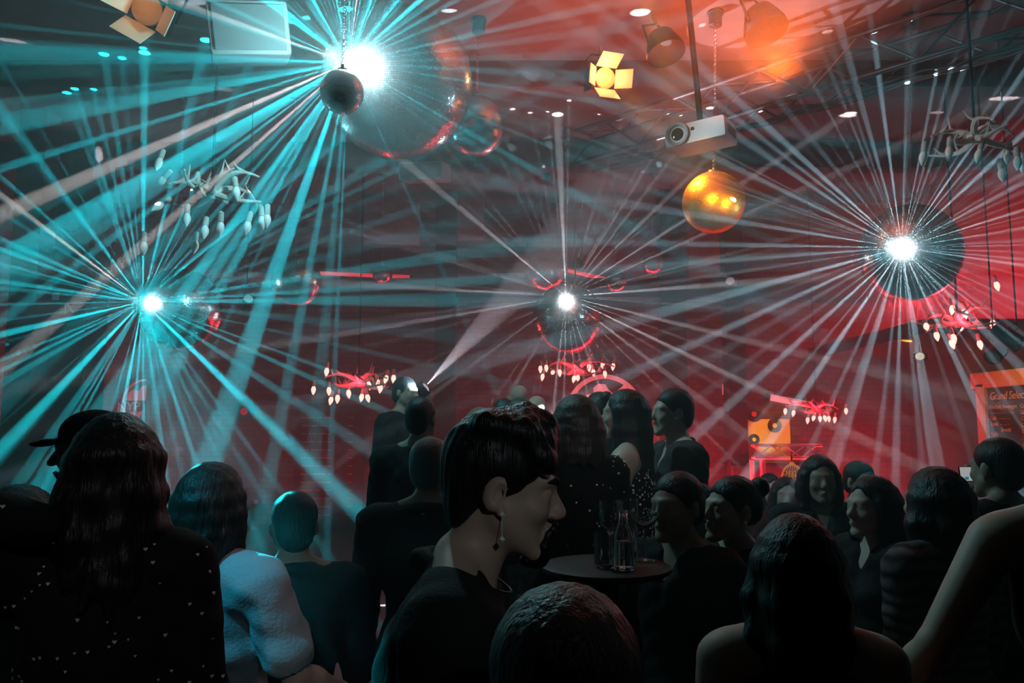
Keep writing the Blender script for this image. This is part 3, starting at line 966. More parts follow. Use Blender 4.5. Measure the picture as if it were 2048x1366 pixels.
spot('amber_board_light', (5.15, 9.0, 2.5), V((6.0, 9.75, 1.75)) - V((5.15, 9.0, 2.5)), 34, (1.0, .40, .03), 70, .7, .05)
# on the rear wall, left
a, b = at(590, 812, 12.1), at(722, 1060, 12.1)
t = thing('menu_board', 'tall dark board with rows of red writing on the rear wall', 'menu board', ((a.x + b.x) / 2, 12.18, 0))
MB().box((0, 0, (a.z + b.z) / 2), (b.x - a.x, .03, a.z - b.z)).build('panel', m_board, t, smooth=False)
for k in range(13):
    text_mesh('lettering', ('----- -- ---', '--- ------ -', '-- --- -----')[k % 3], .12, m_chalk_r, t, (-.42, -.025, a.z - .2 - k * .12), (PI / 2, 0, 0))
    text_mesh('lettering', '--', .12, m_chalk_r, t, (.28, -.025, a.z - .2 - k * .12), (PI / 2, 0, 0))


# ------------------------------------------------------------------ people: signed distance fields turned into one skin each
def rotm(x=0, y=0, z=0):
    return np.array(Euler((x, y, z)).to_matrix())


class Field:
    """collects rounded shapes and meshes their smooth union"""

    def __init__(s):
        s.p = []

    def cap(s, a, b, ra, rb=None, k=.02, sub=False, flat=None):
        s.p.append(('cap', np.array(a, float), np.array(b, float), ra, ra if rb is None else rb, k, sub, flat))
        return s

    def ell(s, c, r, rot=None, k=.02, sub=False):
        s.p.append(('ell', np.array(c, float), np.array(r if hasattr(r, '__len__') else (r, r, r), float), rot, None, k, sub, None))
        return s

    def chain(s, pts, rads, k=.02, flat=None):
        for i in range(len(pts) - 1):
            s.cap(pts[i], pts[i + 1], rads[i], rads[i + 1], k, False, flat)
        return s

    def bounds(s):
        lo, hi = np.full(3, 9.), np.full(3, -9.)
        for q in s.p:
            if q[6]:
                continue
            if q[0] == 'cap':
                r = max(q[3], q[4])
                lo, hi = np.minimum(lo, np.minimum(q[1], q[2]) - r), np.maximum(hi, np.maximum(q[1], q[2]) + r)
            else:
                r = q[2].max() if q[3] is not None else q[2]
                lo, hi = np.minimum(lo, q[1] - r), np.maximum(hi, q[1] + r)
        return lo, hi

    def mesh(s, h, wob=None):
        lo, hi = s.bounds()
        lo, hi = lo - 3 * h, hi + 3 * h
        n = np.ceil((hi - lo) / h).astype(int) + 1
        D = np.full(n, .12, np.float32)
        ax = [lo[i] + h * np.arange(n[i]) for i in range(3)]
        for q in s.p:
            k = q[5]
            m = max(.05, 2 * k)
            if q[0] == 'cap':
                r = max(q[3], q[4])
                a, b = np.minimum(q[1], q[2]) - r - m, np.maximum(q[1], q[2]) + r + m
            else:
                r = q[2].max() if q[3] is not None else q[2]
                a, b = q[1] - r - m, q[1] + r + m
            i0 = np.maximum(0, np.floor((a - lo) / h).astype(int))
            i1 = np.minimum(n, np.ceil((b - lo) / h).astype(int) + 1)
            if (i1 <= i0).any():
                continue
            sl = tuple(slice(i0[i], i1[i]) for i in range(3))
            X, Y, Z = np.meshgrid(*[ax[i][sl[i]].astype(np.float32) for i in range(3)], indexing='ij')
            if q[0] == 'cap':
                A, B = q[1], q[2]
                ba = B - A
                L2 = max(1e-9, float(ba @ ba))
                px, py, pz = X - A[0], Y - A[1], Z - A[2]
                t = np.clip((px * ba[0] + py * ba[1] + pz * ba[2]) / L2, 0, 1)
                dx, dy, dz = px - ba[0] * t, py - ba[1] * t, pz - ba[2] * t
                if q[7] is not None:
                    f = q[7]
                    e = dx * f[0] + dy * f[1] + dz * f[2]
                    g = f[3] - 1
                    dx, dy, dz = dx + f[0] * e * g, dy + f[1] * e * g, dz + f[2] * e * g
                d = np.sqrt(dx * dx + dy * dy + dz * dz) - (q[3] + (q[4] - q[3]) * t)
            else:
                px, py, pz = X - q[1][0], Y - q[1][1], Z - q[1][2]
                if q[3] is not None:
                    M = q[3].T
                    px, py, pz = (M[i][0] * px + M[i][1] * py + M[i][2] * pz for i in range(3))
                r = q[2]
                k0 = np.sqrt((px / r[0]) ** 2 + (py / r[1]) ** 2 + (pz / r[2]) ** 2)
                k1 = np.sqrt((px / r[0] ** 2) ** 2 + (py / r[1] ** 2) ** 2 + (pz / r[2] ** 2) ** 2) + 1e-6
                d = k0 * (k0 - 1) / k1
            o = D[sl]
            if q[6]:
                d = -d
                hh = np.clip(.5 - .5 * (o - d) / k, 0, 1)
                D[sl] = o + (d - o) * hh + k * hh * (1 - hh)
            else:
                hh = np.clip(.5 + .5 * (o - d) / k, 0, 1)
                D[sl] = o + (d - o) * hh - k * hh * (1 - hh)
        if wob:
            X, Y, Z = np.meshgrid(*[a.astype(np.float32) for a in ax], indexing='ij')
            D += wob(X, Y, Z).astype(np.float32)
        D[0], D[-1], D[:, 0], D[:, -1], D[:, :, 0], D[:, :, -1] = .1, .1, .1, .1, .1, .1
        return surface_nets(D, lo, h)


def surface_nets(D, lo, h):
    S = D < 0
    n = np.array(D.shape) - 1
    cnt = np.zeros(n, np.int8)
    cor = [(i, j, k) for i in (0, 1) for j in (0, 1) for k in (0, 1)]
    for i, j, k in cor:
        cnt += S[i:i + n[0], j:j + n[1], k:k + n[2]]
    act = np.argwhere((cnt > 0) & (cnt < 8))
    idx = np.full(n, -1, np.int64)
    idx[tuple(act.T)] = np.arange(len(act))
    acc = np.zeros((len(act), 3))
    num = np.zeros(len(act))
    for a in cor:
        for ax in range(3):
            if a[ax]:
                continue
            b = list(a)
            b[ax] = 1
            da = D[tuple((act + a).T)]
            db = D[tuple((act + b).T)]
            m = (da < 0) != (db < 0)
            t = np.where(m, da / np.where(m, da - db, 1), 0)
            p = np.array(a, float)[None] + t[:, None] * (np.array(b) - np.array(a))[None]
            acc += p * m[:, None]
            num += m
    verts = lo + h * (act + acc / np.maximum(num, 1)[:, None])
    quads = []
    for ax in range(3):
        u, v = (ax + 1) % 3, (ax + 2) % 3
        s0 = [slice(None)] * 3
        s1 = [slice(None)] * 3
        s0[ax], s1[ax] = slice(0, -1), slice(1, None)
        e = np.argwhere(S[tuple(s0)] != S[tuple(s1)])
        e = e[(e[:, u] > 0) & (e[:, v] > 0) & (e[:, u] < n[u]) & (e[:, v] < n[v])]
        if not len(e):
            continue
        du, dv = np.eye(3, dtype=int)[u], np.eye(3, dtype=int)[v]
        q = np.stack([idx[tuple((e - du - dv).T)], idx[tuple((e - dv).T)], idx[tuple(e.T)], idx[tuple((e - du).T)]], 1)
        fl = ~S[tuple(e.T)]
        q[fl] = q[fl][:, ::-1]
        quads.append(q)
    q = np.concatenate(quads)
    return verts, q[(q >= 0).all(1)]


def np_mesh(name, vq, m, parent, smooth=True):
    v, q = vq
    me = bpy.data.meshes.new(name)
    me.vertices.add(len(v))
    me.vertices.foreach_set('co', v.astype(np.float32).ravel())
    me.loops.add(q.size)
    me.loops.foreach_set('vertex_index', q.astype(np.int32).ravel())
    me.polygons.add(len(q))
    me.polygons.foreach_set('loop_start', np.arange(0, q.size, 4, dtype=np.int32))
    me.update(calc_edges=True)
    me.polygons.foreach_set('use_smooth', np.ones(len(q), bool))
    me.materials.append(m)
    o = bpy.data.objects.new(name, me)
    COL.objects.link(o)
    if parent:
        o.parent = parent
    return o


def ik(a, b, l1, l2, pole):
    """the middle joint of a two-bone limb from a to b bending toward POLE"""
    a, b, pole = np.array(a), np.array(b), np.array(pole, float)
    d = b - a
    L = np.linalg.norm(d)
    if L > (l1 + l2) * .995:
        return a + d * l1 / (l1 + l2)
    x = (l1 * l1 - l2 * l2 + L * L) / (2 * L)
    y = math.sqrt(max(0, l1 * l1 - x * x))
    u = d / L
    pp = pole - u * (pole @ u)
    return a + u * x + pp / max(1e-6, np.linalg.norm(pp)) * y


SKIN = [mat('skin_pale', (.52, .36, .29), .5), mat('skin_tan', (.38, .25, .19), .5), mat('skin_deep', (.24, .15, .11), .5)]
HAIR = {'black': hair_mat('hair_black', (.010, .009, .009)), 'brown': hair_mat('hair_brown', (.035, .022, .016)), 'fair': hair_mat('hair_fair', (.16, .11, .07)), 'grey': hair_mat('hair_grey', (.15, .15, .15))}
CLOTH = {}


def cloth(name, col, rough=.85):
    return mat('cloth_' + name, col, rough, bump=.25, bscale=120, vary=.12, spec=.2)


def hand(f, wrist, d, palm_n, sgn, curl=.35, s=1.0, k=.008):
    """a palm, four bent fingers of unequal length and a thumb off the side of the palm"""
    d = d / np.linalg.norm(d)
    palm_n = palm_n - d * (palm_n @ d)
    palm_n = palm_n / np.linalg.norm(palm_n)
    side = np.cross(palm_n, d) * sgn
    fl = (*palm_n, 1.8)
    p1 = wrist + d * .085 * s
    for o in (-.022, 0, .022):
        f.cap(wrist + side * o * .55 * s + d * .012 * s, p1 + side * o * 1.15 * s, .016 * s, .016 * s, .012, flat=fl)
    for j, (o, L) in enumerate(((-.034, .062), (-.012, .078), (.011, .082), (.033, .072))):
        a = p1 + side * o * s
        dd = d
        for q, seg in enumerate((.44, .32, .26)):
            ang = curl * (q + .55) * (1.15 - .1 * j)
            dd = d * math.cos(ang) + palm_n * math.sin(ang) + side * o * 1.6
            b = a + dd / np.linalg.norm(dd) * L * seg * s
            f.cap(a, b, (.0092 - .0009 * q) * s, (.0086 - .0009 * q) * s, .004)
            a = b
    t0 = wrist + d * .028 * s + side * .026 * s
    t1 = t0 + (d * .6 + side * .75 + palm_n * .25) * .038 * s
    t2 = t1 + (d * .85 + side * .35 + palm_n * .35) * .034 * s
    f.cap(t0, t1, .0125 * s, .0105 * s, .010).cap(t1, t2, .0105 * s, .0085 * s, .004)


def head_shapes(f, H, fem, detail):
    """H maps head coordinates (face toward -Y, origin between the eyes' height and the middle of the skull) to the body's"""
    R_ = H[1]
    P = lambda *c: H[0] + R_ @ np.array(c)
    f.ell(P(0, .014, .032), (.074, .095, .080), R_, .02)
    f.ell(P(0, -.032, -.026), (.060, .060, .084), R_, .025)
    jw = .046 if fem else .052
    for sx in (-1, 1):
        f.cap(P(sx * jw, -.005, -.050), P(sx * .016, -.074, -.104), .020, .016, .03)
        f.ell(P(sx * .040, -.062, -.030), (.022, .022, .020), R_, .02)
        f.cap(P(sx * .012, -.088, .020), P(sx * .046, -.072, .022), .010, .009, .014)
        f.ell(P(sx * .078, .014, -.010), (.010, .023, .033), R_ @ rotm(.2, 0, sx * .35), .008)
        if detail:
            f.ell(P(sx * .087, .006, -.010), (.008, .012, .019), R_ @ rotm(.2, 0, sx * .35), .005, True)
            f.ell(P(sx * .082, -.002, -.040), (.007, .009, .009), R_, .006)
        f.ell(P(sx * .033, -.098, .000), (.019, .015, .012), R_, .012, True)
        f.ell(P(sx * .032, -.0775, -.001), (.014, .0125, .0125), R_, .003)
        if detail:
            f.cap(P(sx * .019, -.0885, .0045), P(sx * .046, -.080, .0035), .0035, .003, .004)
            f.cap(P(sx * .020, -.0865, -.0105), P(sx * .045, -.079, -.0095), .003, .003, .004)
    f.ell(P(0, -.082, -.104), (.024, .018, .016), R_, .015)
    f.cap(P(0, -.086, .010), P(0, -.111, -.030), .0085, .0130, .012)
    for sx in (-1, 1):
        f.ell(P(sx * .012, -.102, -.036), (.009, .011, .008), R_, .007)
    lp = .0065 if not fem else .0075
    f.cap(P(-.019, -.093, -.062), P(0, -.099, -.060), lp * .8, lp, .008).cap(P(.019, -.093, -.062), P(0, -.099, -.060), lp * .8, lp, .008)
    f.cap(P(-.015, -.091, -.075), P(.015, -.091, -.075), lp, lp, .008)
    f.cap(P(-.023, -.103, -.0685), P(.023, -.103, -.0685), .003, .003, .004, True)


def hair_field(style, H, rr, body_T=None):
    f = Field()
    R_ = H[1]
    P = lambda *c: H[0] + R_ @ np.array(c)
    if style == 'bald':
        return None
    f.ell(P(0, .018, .038), (.083, .100, .088), R_, .02)
    if style == 'quiff':
        f.ell(P(0, .02, .048), (.080, .100, .086), R_, .02)
        for k in range(7):
            x = (k - 3) * .020
            f.chain([P(x, .05, .105), P(x, -.02, .132 - abs(x) * .5), P(x * 1.05, -.058, .124 - abs(x)), P(x * 1.1, -.074, .110 - abs(x))], [.026, .026, .022, .014], .012)
        f.ell(P(0, .070, -.025), (.062, .036, .068), R_, .03)
    elif style == 'short':
        f.ell(P(0, .070, -.02), (.068, .042, .07), R_, .03)
    elif style in ('long', 'bob', 'wavy'):
        L = {'long': .36, 'bob': .15, 'wavy': .30}[style]
        n = 13
        for k in range(n):
            a = PI * (k / (n - 1)) * 1.30 - .15 * PI
            x, y = .082 * math.cos(a), .022 + .092 * math.sin(a)
            e = rr.uniform(.85, 1.1)
            wv = .018 if style == 'wavy' else .006
            p = [P(x * .80, .015 + (y - .015) * .8, .055), P(x, y, .015)]
            for q in range(1, 5):
                z = .015 - (L * e + .05) * q / 4
                p.append(P(0, 0, 0) * 0 + P(x * (1.05 + .1 * q / 4) + rr.uniform(-wv, wv), y * 1.02 + rr.uniform(-wv, wv) + .012 * q / 4, 0) + np.array((0, 0, z)))
            f.chain(p, [.020, .022, .025, .025, .021, .010], .02)
    elif style == 'bun':
        f.ell(P(0, .125, .085), (.040, .036, .040), R_, .012)
        f.ell(P(0, .07, .0), (.072, .045, .06), R_, .03)
    f.ell(P(0, -.085, -.042), (.088 if style != 'long' else .064, .088, .096), R_, .012, True)
    if style in ('bob', 'wavy', 'long'):
        f.ell(P(.012, -.100, .040), (.034, .040, .048), R_, .012, True)
    if style == 'quiff':
        f.ell(P(0, -.105, .030), (.070, .046, .058), R_, .012, True)
    if style in ('short', 'quiff', 'bun'):
        for sx in (-1, 1):
            f.ell(P(sx * .088, .010, -.022), (.022, .030, .042), R_, .008, True)
    return f


def person(label, px, py, Y, h=1.74, yaw=0.0, fem=False, skin=0, hair=('short', 'black'), top=('tee', 'black', (.012, .012, .013)), legs=('dark', (.014, .014, .016)),
           arms=None, lean=(0, 0), head=(0, 0, 0), res=.012, detail=False, build=1.0, hs=1.0, extra=None, fingers=None, seed=0, neck=0.0, group='people on the dance floor'):
    """px, py: the middle of the head in the photograph; Y how far off. Local -Y is the way the person faces"""
    rr = random.Random(seed + int(px))
    hc = at(px, py, Y)
    A = np.array
    lx, ly = lean
    pel_z0 = .53 * h
    RL = rotm(lx, ly, 0)
    head_up = RL @ A((0, -.012 - neck, (.935 - .53) * h))
    pz = hc.z - head_up[2]
    pel = A((0, 0, pz))

    def T(x, y, z):
        return pel + RL @ (A((x, y, z - .53)) * h)
    HC = pel + head_up
    RH = rotm(*head)
    H = (HC, RH * hs)
    cy, sy_ = math.cos(yaw), math.sin(yaw)
    ox, oy = hc.x - (cy * HC[0] - sy_ * HC[1]), hc.y - (sy_ * HC[0] + cy * HC[1])
    sw = (.108 if fem else .122) * build
    f = Field()
    bw = build
    bc = [((0, 0, .535), (.098 * bw, .074 * bw, .07)), ((0, .0, .60), (.082 * bw, .062 * bw, .08)), ((0, .004, .70), (.098 * bw, .068 * bw, .09)), ((0, .006, .765), (.094 * bw, .058 * bw, .055))]
    for c, r in bc:
        f.ell(T(*c), A(r) * h, RL, .04)
    if fem:
        for sx in (-1, 1):
            f.ell(T(sx * .045, -.055, .715), A((.040, .036, .036)) * h, RL, .03)
    f.cap(T(-sw * .85, .006, .803), T(sw * .85, .006, .803), .040 * h, None, .03)
    nk = RH @ A((0, .018, -.07)) + HC
    f.cap(T(0, .012, .80), nk, (.034 if not fem else .028) * h, (.031 if not fem else .026) * h, .03)
    for sx in (-1, 1):
        f.cap(T(sx * .02, .016, .855), T(sx * sw * .8, .008, .815), .022 * h, .030 * h, .03)
    head_shapes(f, H, fem, detail)
    # arms
    J = {}
    for sx, key in ((-1, 'r'), (1, 'l')):
        sp = (arms or {}).get(key, (0, .12, 0, .35))
        sh = T(sx * sw, .006, .802)
        if sp[0] == 'at':      # where the hand is in the room, and the elbow's pole
            dx, dy = sp[1].x - ox, sp[1].y - oy
            wr = A((cy * dx + sy_ * dy, -sy_ * dx + cy * dy, sp[1].z))
            el = ik(sh, wr, .172 * h, .150 * h, sp[2])
            wr = el + (wr - el) / np.linalg.norm(wr - el) * .150 * h
        elif len(sp) == 4:       # forward swing, outward swing, forearm forward bend, ...
            fw, outw, twist, bend = sp
            du = A((sx * math.sin(outw) * math.cos(fw), -math.sin(fw), -math.cos(outw) * math.cos(fw)))
            el = sh + RL @ du * .172 * h
            b2 = fw + bend
            df = A((sx * math.sin(outw) * math.cos(b2) - sx * twist, -math.sin(b2), -math.cos(b2)))
            wr = el + RL @ (df / np.linalg.norm(df)) * .150 * h
        else:                  # where the wrist is, in local coordinates from the shoulder, and the elbow's pole
            wr = sh + A(sp[:3]) * h
            el = ik(sh, wr, .172 * h, .150 * h, sp[3:6])
            L = np.linalg.norm(wr - el)
            wr = el + (wr - el) / L * .150 * h
        J[key] = (sh, el, wr)
        f.cap(sh, el, .034 * h * bw ** .5, .025 * h, .02).cap(el, wr, .026 * h, .0165 * h, .01)
        mid = el + (wr - el) * .25
        f.ell(mid, (.027 * h,) * 3, None, .02)
        cu = (fingers or {}).get(key, .35)
        d = (wr - el) / np.linalg.norm(wr - el)
        hand(f, wr, d, A((-sx * .8, -.5, 0.)) + A((0, 0, .01)), sx, cu, h / 1.75, .008)
    # legs
    for sx in (-1, 1):
        hip = pel + A((sx * .052 * h, .0, -.02 * h))
        ank = A((sx * .065 * h, .03 * h if sx > 0 else -.01 * h, .045 * h))
        kn = ik(hip, ank, .245 * h, .245 * h, (sx * .12, -1, 0))
        f.cap(hip, kn, .056 * h * bw, .035 * h, .03).cap(kn, ank, .034 * h, .022 * h, .02)
        f.ell(kn + (ank - kn) * .28 + A((0, .012 * h, 0)), A((.034, .036, .07)) * h, None, .03)
        f.cap(ank + A((0, .012 * h, -.022 * h)), ank + A((0, -.095 * h, -.026 * h)), .021 * h, .017 * h, .02)
        J['leg%d' % sx] = (hip, kn, ank)
    body = np_mesh('person', f.mesh(res), SKIN[skin], None)
    body.location = (ox, oy, 0)
    body.rotation_euler = (0, 0, yaw)
    tag(body, label, 'person', group)
    # hair
    hf = hair_field(hair[0], H, rr)
    if hf is not None:
        am = .0016 if hair[0] in ('short', 'bun') else .0022
        ph = rr.uniform(0, 6)
        np_mesh('hair', hf.mesh(max(.006, res * .9), lambda X, Yy, Z: am * np.sin(X * 190 + 22 * Z + ph) * np.sin(Yy * 170 + 30 * Z)), HAIR[hair[1]], body)
    # clothing
    kind, cname, ccol = top
    e = .013
    g = Field()
    for c, r in bc:
        g.ell(T(*c), A(r) * h + e * (1.3 if kind in ('jacket', 'shirt') else .8), RL, .05)
    if fem:
        for sx in (-1, 1):
            g.ell(T(sx * .045, -.055, .715), A((.040, .036, .036)) * h + e * .7, RL, .03)
    if kind != 'strap':
        g.cap(T(-sw * .85, .006, .800), T(sw * .85, .006, .800), .042 * h + e, None, .03)
        for sx in (-1, 1):
            g.cap(T(sx * .03, .016, .838), T(sx * sw * .8, .008, .812), .020 * h + e, .030 * h + e, .03)
    if kind in ('jacket', 'shirt', 'tee', 'hang'):
        g.ell(T(0, 0, .50), A((.104 * bw, .082 * bw, .075)) * h + e, RL, .05)
    for key in ('l', 'r'):
        sh, el, wr = J[key]
        if kind in ('jacket', 'shirt'):
            g.cap(sh, el, .036 * h + e, .028 * h + e, .03).cap(el, el + (wr - el) * .93, .028 * h + e, .021 * h + e * .8, .012)
        elif kind in ('tee', 'hang'):
            g.cap(sh, sh + (el - sh) * .72, .037 * h + e, .036 * h + e * 1.2, .02)
            q = sh + (el - sh) * .90
            g.ell(q + (el - sh) * .12, (.033 * h,) * 3, None, .006, True)
    if kind == 'jacket':
        # collar round the neck, open in a V at the throat
        cp = [(T(.050 * math.cos(PI * q / 10), .004 + .046 * math.sin(PI * q / 10), .818 + .032 * math.sin(PI * q / 10))) for q in range(11)]
        g.chain(cp, [.009 + .006 * math.sin(PI * q / 10) for q in range(11)], .025)
        g.cap(T(0, -.052, .855), T(0, -.098, .70), .040 * h, .006, .01, True)
    if kind != 'strap':
        g.cap(T(0, .000, .848), T(0, -.02, .92), .032 * h, .046 * h, .024, True)
    ph = rr.uniform(0, 6)
    fa = .0035 if kind != 'strap' else .0012
    tp = np_mesh({'jacket': 'jacket', 'shirt': 'shirt', 'tee': 't_shirt', 'hang': 't_shirt', 'strap': 'dress' if legs[0] == 'skirt' else 'top'}[kind],
                 g.mesh(max(.007, res), lambda X, Yy, Z: fa * (np.sin(Z * 42 + X * 27 + ph) * np.sin(X * 31 - Yy * 22 + Z * 13 + ph) + .6 * np.sin(Z * 71 - X * 44 + Yy * 38))), cloth(cname, ccol), body)
    g = Field()
    for sx in (-1, 1):
        hip, kn, ank = J['leg%d' % sx]
        if legs[0] == 'skirt':
            g.cap(hip, kn, .066 * h, .060 * h, .06)
        else:
            g.cap(hip, kn, .060 * h * bw, .040 * h + .006, .03).cap(kn, ank, .041 * h, .032 * h, .02)
    g.ell(pel + A((0, 0, -.0 * h)), A((.102 * bw, .080 * bw, .07)) * h, None, .04)
    np_mesh('skirt' if legs[0] == 'skirt' else 'trousers', g.mesh(max(.010, res)), cloth(legs[0] + '_legs', legs[1]), body)
    if legs[0] != 'skirt' or True:
        for sx in (-1, 1):
            hip, kn, ank = J['leg%d' % sx]
            g = Field()
            g.cap(ank + A((0, .014 * h, -.018 * h)), ank + A((0, -.098 * h, -.024 * h)), .026 * h, .020 * h, .02).cap(ank, ank + A((0, 0, -.02 * h)), .027 * h, .027 * h, .02)
            np_mesh('shoe', g.mesh(.009), mat('shoe_leather', (.012, .011, .011), .4), body)
    body['_'] = 0
    del body['_']
    return body, dict(J=J, T=T, H=H, h=h, RL=RL, top=tp, P=lambda *c: HC + (RH * hs) @ A(c))


def sprinkle(o, n, sz, m, name, shape, seed, where):
    """small flat sequins sewn on the cloth O"""
    rr = random.Random(seed)
    me = o.data
    bm = bmesh.new()
    cand = [p for p in me.polygons if where(p.center, p.normal)]
    for p in rr.sample(cand, min(n, len(cand))):
        nn = (p.normal + V((rr.gauss(0, .25), rr.gauss(0, .25), rr.gauss(0, .25)))).normalized()
        x = nn.cross(V((0, 0, 1)))
        if x.length < .1:
            continue
        x.normalize()
        y = nn.cross(x)
        if y.z < 0:
            y, x = -y, -x
        c = p.center + p.normal * (.003 + sz * .25)
        s = sz * rr.uniform(.6, 1.15)
        if shape == 'heart':
            out = [(0, -1), (.55, -.4), (1, .2), (.9, .65), (.5, .8), (0, .45), (-.5, .8), (-.9, .65), (-1, .2), (-.55, -.4)]
        else:
            out = [(math.cos(2 * PI * k / 6), math.sin(2 * PI * k / 6)) for k in range(6)]
        lo = [bm.verts.new(c + x * (a * s) + y * (b * s)) for a, b in out]
        hi = [bm.verts.new(c + nn * .0012 + x * (a * s) + y * (b * s)) for a, b in out]
        bm.faces.new(hi)
        bm.faces.new(lo[::-1])
        for k in range(len(lo)):
            bm.faces.new((lo[k], lo[(k + 1) % len(lo)], hi[(k + 1) % len(lo)], hi[k]))
    m2 = bpy.data.meshes.new(name)
    bmesh.ops.recalc_face_normals(bm, faces=bm.faces[:])
    bm.to_mesh(m2)
    bm.free()
    m2.materials.append(m)
    q = bpy.data.objects.new(name, m2)
    COL.objects.link(q)
    q.parent = o
    q['kind'] = 'stuff'
    return q


BLK = (.010, .010, .011)
DK = ('dark', (.012, .012, .014))
GREYL = mat('sequin_silver', (.85, .85, .86), .4, .15)

# 1 the man in profile in the middle
b, q = person('man in profile with swept-up hair, goatee and drop earring, in a black jacket', 1006, 972, 1.50, 1.74, R(92), skin=0, hair=('quiff', 'black'),
              top=('jacket', 'black_wool', BLK), res=.0055, detail=True, head=(R(10), 0, 0), lean=(R(8), 0), seed=1, hs=1.0, neck=.03)
P_ = q['P']
f = Field()
for sx in (-1, 1):
    f.chain([P_(sx * .028, -.094, -.072), P_(sx * .026, -.092, -.092), P_(sx * .014, -.092, -.112)], [.006, .008, .010], .008)
    f.chain([P_(sx * .026, -.097, -.064), P_(0, -.107, -.055)], [.0055, .0055], .006)
f.ell(P_(0, -.086, -.112), np.array((.024, .020, .022)), None, .012).ell(P_(0, -.074, -.122), np.array((.022, .022, .014)), None, .012)
np_mesh('beard', f.mesh(.004, lambda X, Y_, Z: .0012 * np.sin(X * 400) * np.sin(Z * 300)), HAIR['black'], b)
f = Field()
for sx in (-1, 1):
    f.chain([P_(sx * .014, -.098, .022), P_(sx * .034, -.092, .029), P_(sx * .052, -.076, .022)], [.0045, .005, .003], .004)
np_mesh('eyebrow', f.mesh(.003), HAIR['black'], b)
m_ear = mat('earring_pearl', (.88, .88, .88), .25)
e0 = P_(-.086, -.004, -.043)
f = MB().lathe([(.001, -.006), (.006, 0), (.001, .006)], tuple(e0), 12).cyl(tuple(e0), tuple(e0 - np.array((0, 0, .040))), .0007).lathe([(.001, -.006), (.0065, 0), (.001, .006)], tuple(e0 - np.array((0, 0, .042))), 12)
f.build('earring', m_ear, b)
f = MB()
f.tube([tuple(q['T'](.045 * math.cos(a), .002 - .050 * math.sin(a), .845 - .016 * math.sin(a))) for a in np.linspace(-.3, PI + .3, 15)], .0022, 6)
f.build('necklace', M_BLACK, b)

# 2 the woman with the hearts
b, q = person('woman seen from behind in a dark top sprinkled with small silver hearts', 226, 935, 1.88, 1.68, PI + R(8), True, 0, ('wavy', 'black'), ('shirt', 'black_net', BLK), DK,
              arms={'r': (0, .16, 0, .4), 'l': (-.055, .055, .060, 1, .25, .15)}, res=.008, head=(R(8), 0, R(30)), seed=2, build=.95,
              fingers={'l': .3})
sprinkle(q['top'], 150, .0042, mat('heart_silver', (.62, .62, .62), .6), 'heart_print', 'heart', 5, lambda c, n: n.y > .2 and c.z < 1.42)
# 3 the man in the cap behind her
b, q = person('man in a dark peaked cap facing left, behind the woman with the hearts', 180, 900, 2.6, 1.78, R(-80), False, 1, ('short', 'black'), ('jacket', 'black_coat', BLK), DK, res=.009, head=(R(4), 0, 0), seed=3, hs=1.05)
f = Field()
f.ell(q['P'](0, .012, .052), (.092, .108, .078), q['H'][1], .01)
f.ell(q['P'](0, 0, -.05), (.2, .2, .075), None, .006, True)
f.cap(q['P'](-.04, -.10, .034), q['P'](.04, -.10, .034), .030, None, .01, flat=(0, 0, 1, 3.4)).cap(q['P'](-.02, -.135, .028), q['P'](.02, -.135, .028), .030, None, .01, flat=(0, 0, 1, 3.4))
np_mesh('cap', f.mesh(.007), cloth('cap', (.012, .014, .016)), b)
# 4 head at the far left
person('dark-haired person at the left edge, lower than the rest', 46, 1062, 2.2, 1.60, R(150), True, 0, ('bob', 'black'), ('shirt', 'dark_blue', (.012, .014, .018)), DK, res=.010, seed=4)
# 5 the pale blue t-shirt
b, q = person('person in a pale t-shirt with a thin strap over the shoulder, seen from behind', 432, 1004, 2.5, 1.70, R(150), False, 0, ('bob', 'brown'), ('hang', 'pale_blue', (.45, .50, .52)), DK,
              arms={'r': (.2, .22, 0, .8), 'l': (.2, .15, 0, .9)}, res=.009, head=(R(-6), 0, 0), lean=(R(-6), 0), seed=5)
T = q['T']
MB().tube([tuple(T(x, y, z)) for x, y, z in ((-.115, .082, .60), (-.055, .092, .70), (.015, .086, .79), (.058, .040, .852), (.066, -.02, .845), (.02, -.092, .76), (-.06, -.098, .66))], .006, 6).build('strap', mat('strap_leather', (.02, .015, .015), .5), b)
# 6.. the rest of the left half
person('person in a dark jacket between the pale t-shirt and the dark menu board', 588, 1050, 3.0, 1.66, R(200), False, 1, ('short', 'black'), ('jacket', 'charcoal', (.018, .020, .022)), DK, res=.012, seed=6)
person('broad man with cropped hair seen from behind, teal spots on his jacket', 862, 935, 3.3, 1.74, PI - R(10), False, 1, ('short', 'grey'), ('jacket', 'slate', (.022, .026, .028)), DK, res=.012, seed=7, build=1.08)
person('man behind the cropped head, facing the camera, dark shirt', 843, 838, 4.5, 1.76, R(165), False, 1, ('short', 'black'), ('shirt', 'black', BLK), DK, res=.013, seed=8)
person('figure just below the start of the broad grey cone', 812, 785, 6.2, 1.80, R(60), False, 1, ('short', 'black'), ('tee', 'black', BLK), DK, res=.014, seed=9)
person('fair-haired woman facing the camera behind the man in profile', 960, 852, 5.3, 1.64, R(18), True, 0, ('bob', 'fair'), ('tee', 'black', BLK), DK, res=.012, detail=True, seed=10)
person('dark-haired head with a bright rim left of the rim-lit bald head', 1012, 832, 5.6, 1.68, R(160), False, 1, ('short', 'black'), ('shirt', 'black', BLK), DK, res=.014, seed=11)
person('bald man with a bright rim round his head, farthest of the middle group', 1037, 798, 6.6, 1.80, R(190), False, 0, ('bald', 'black'), ('shirt', 'black', BLK), DK, res=.014, seed=12)
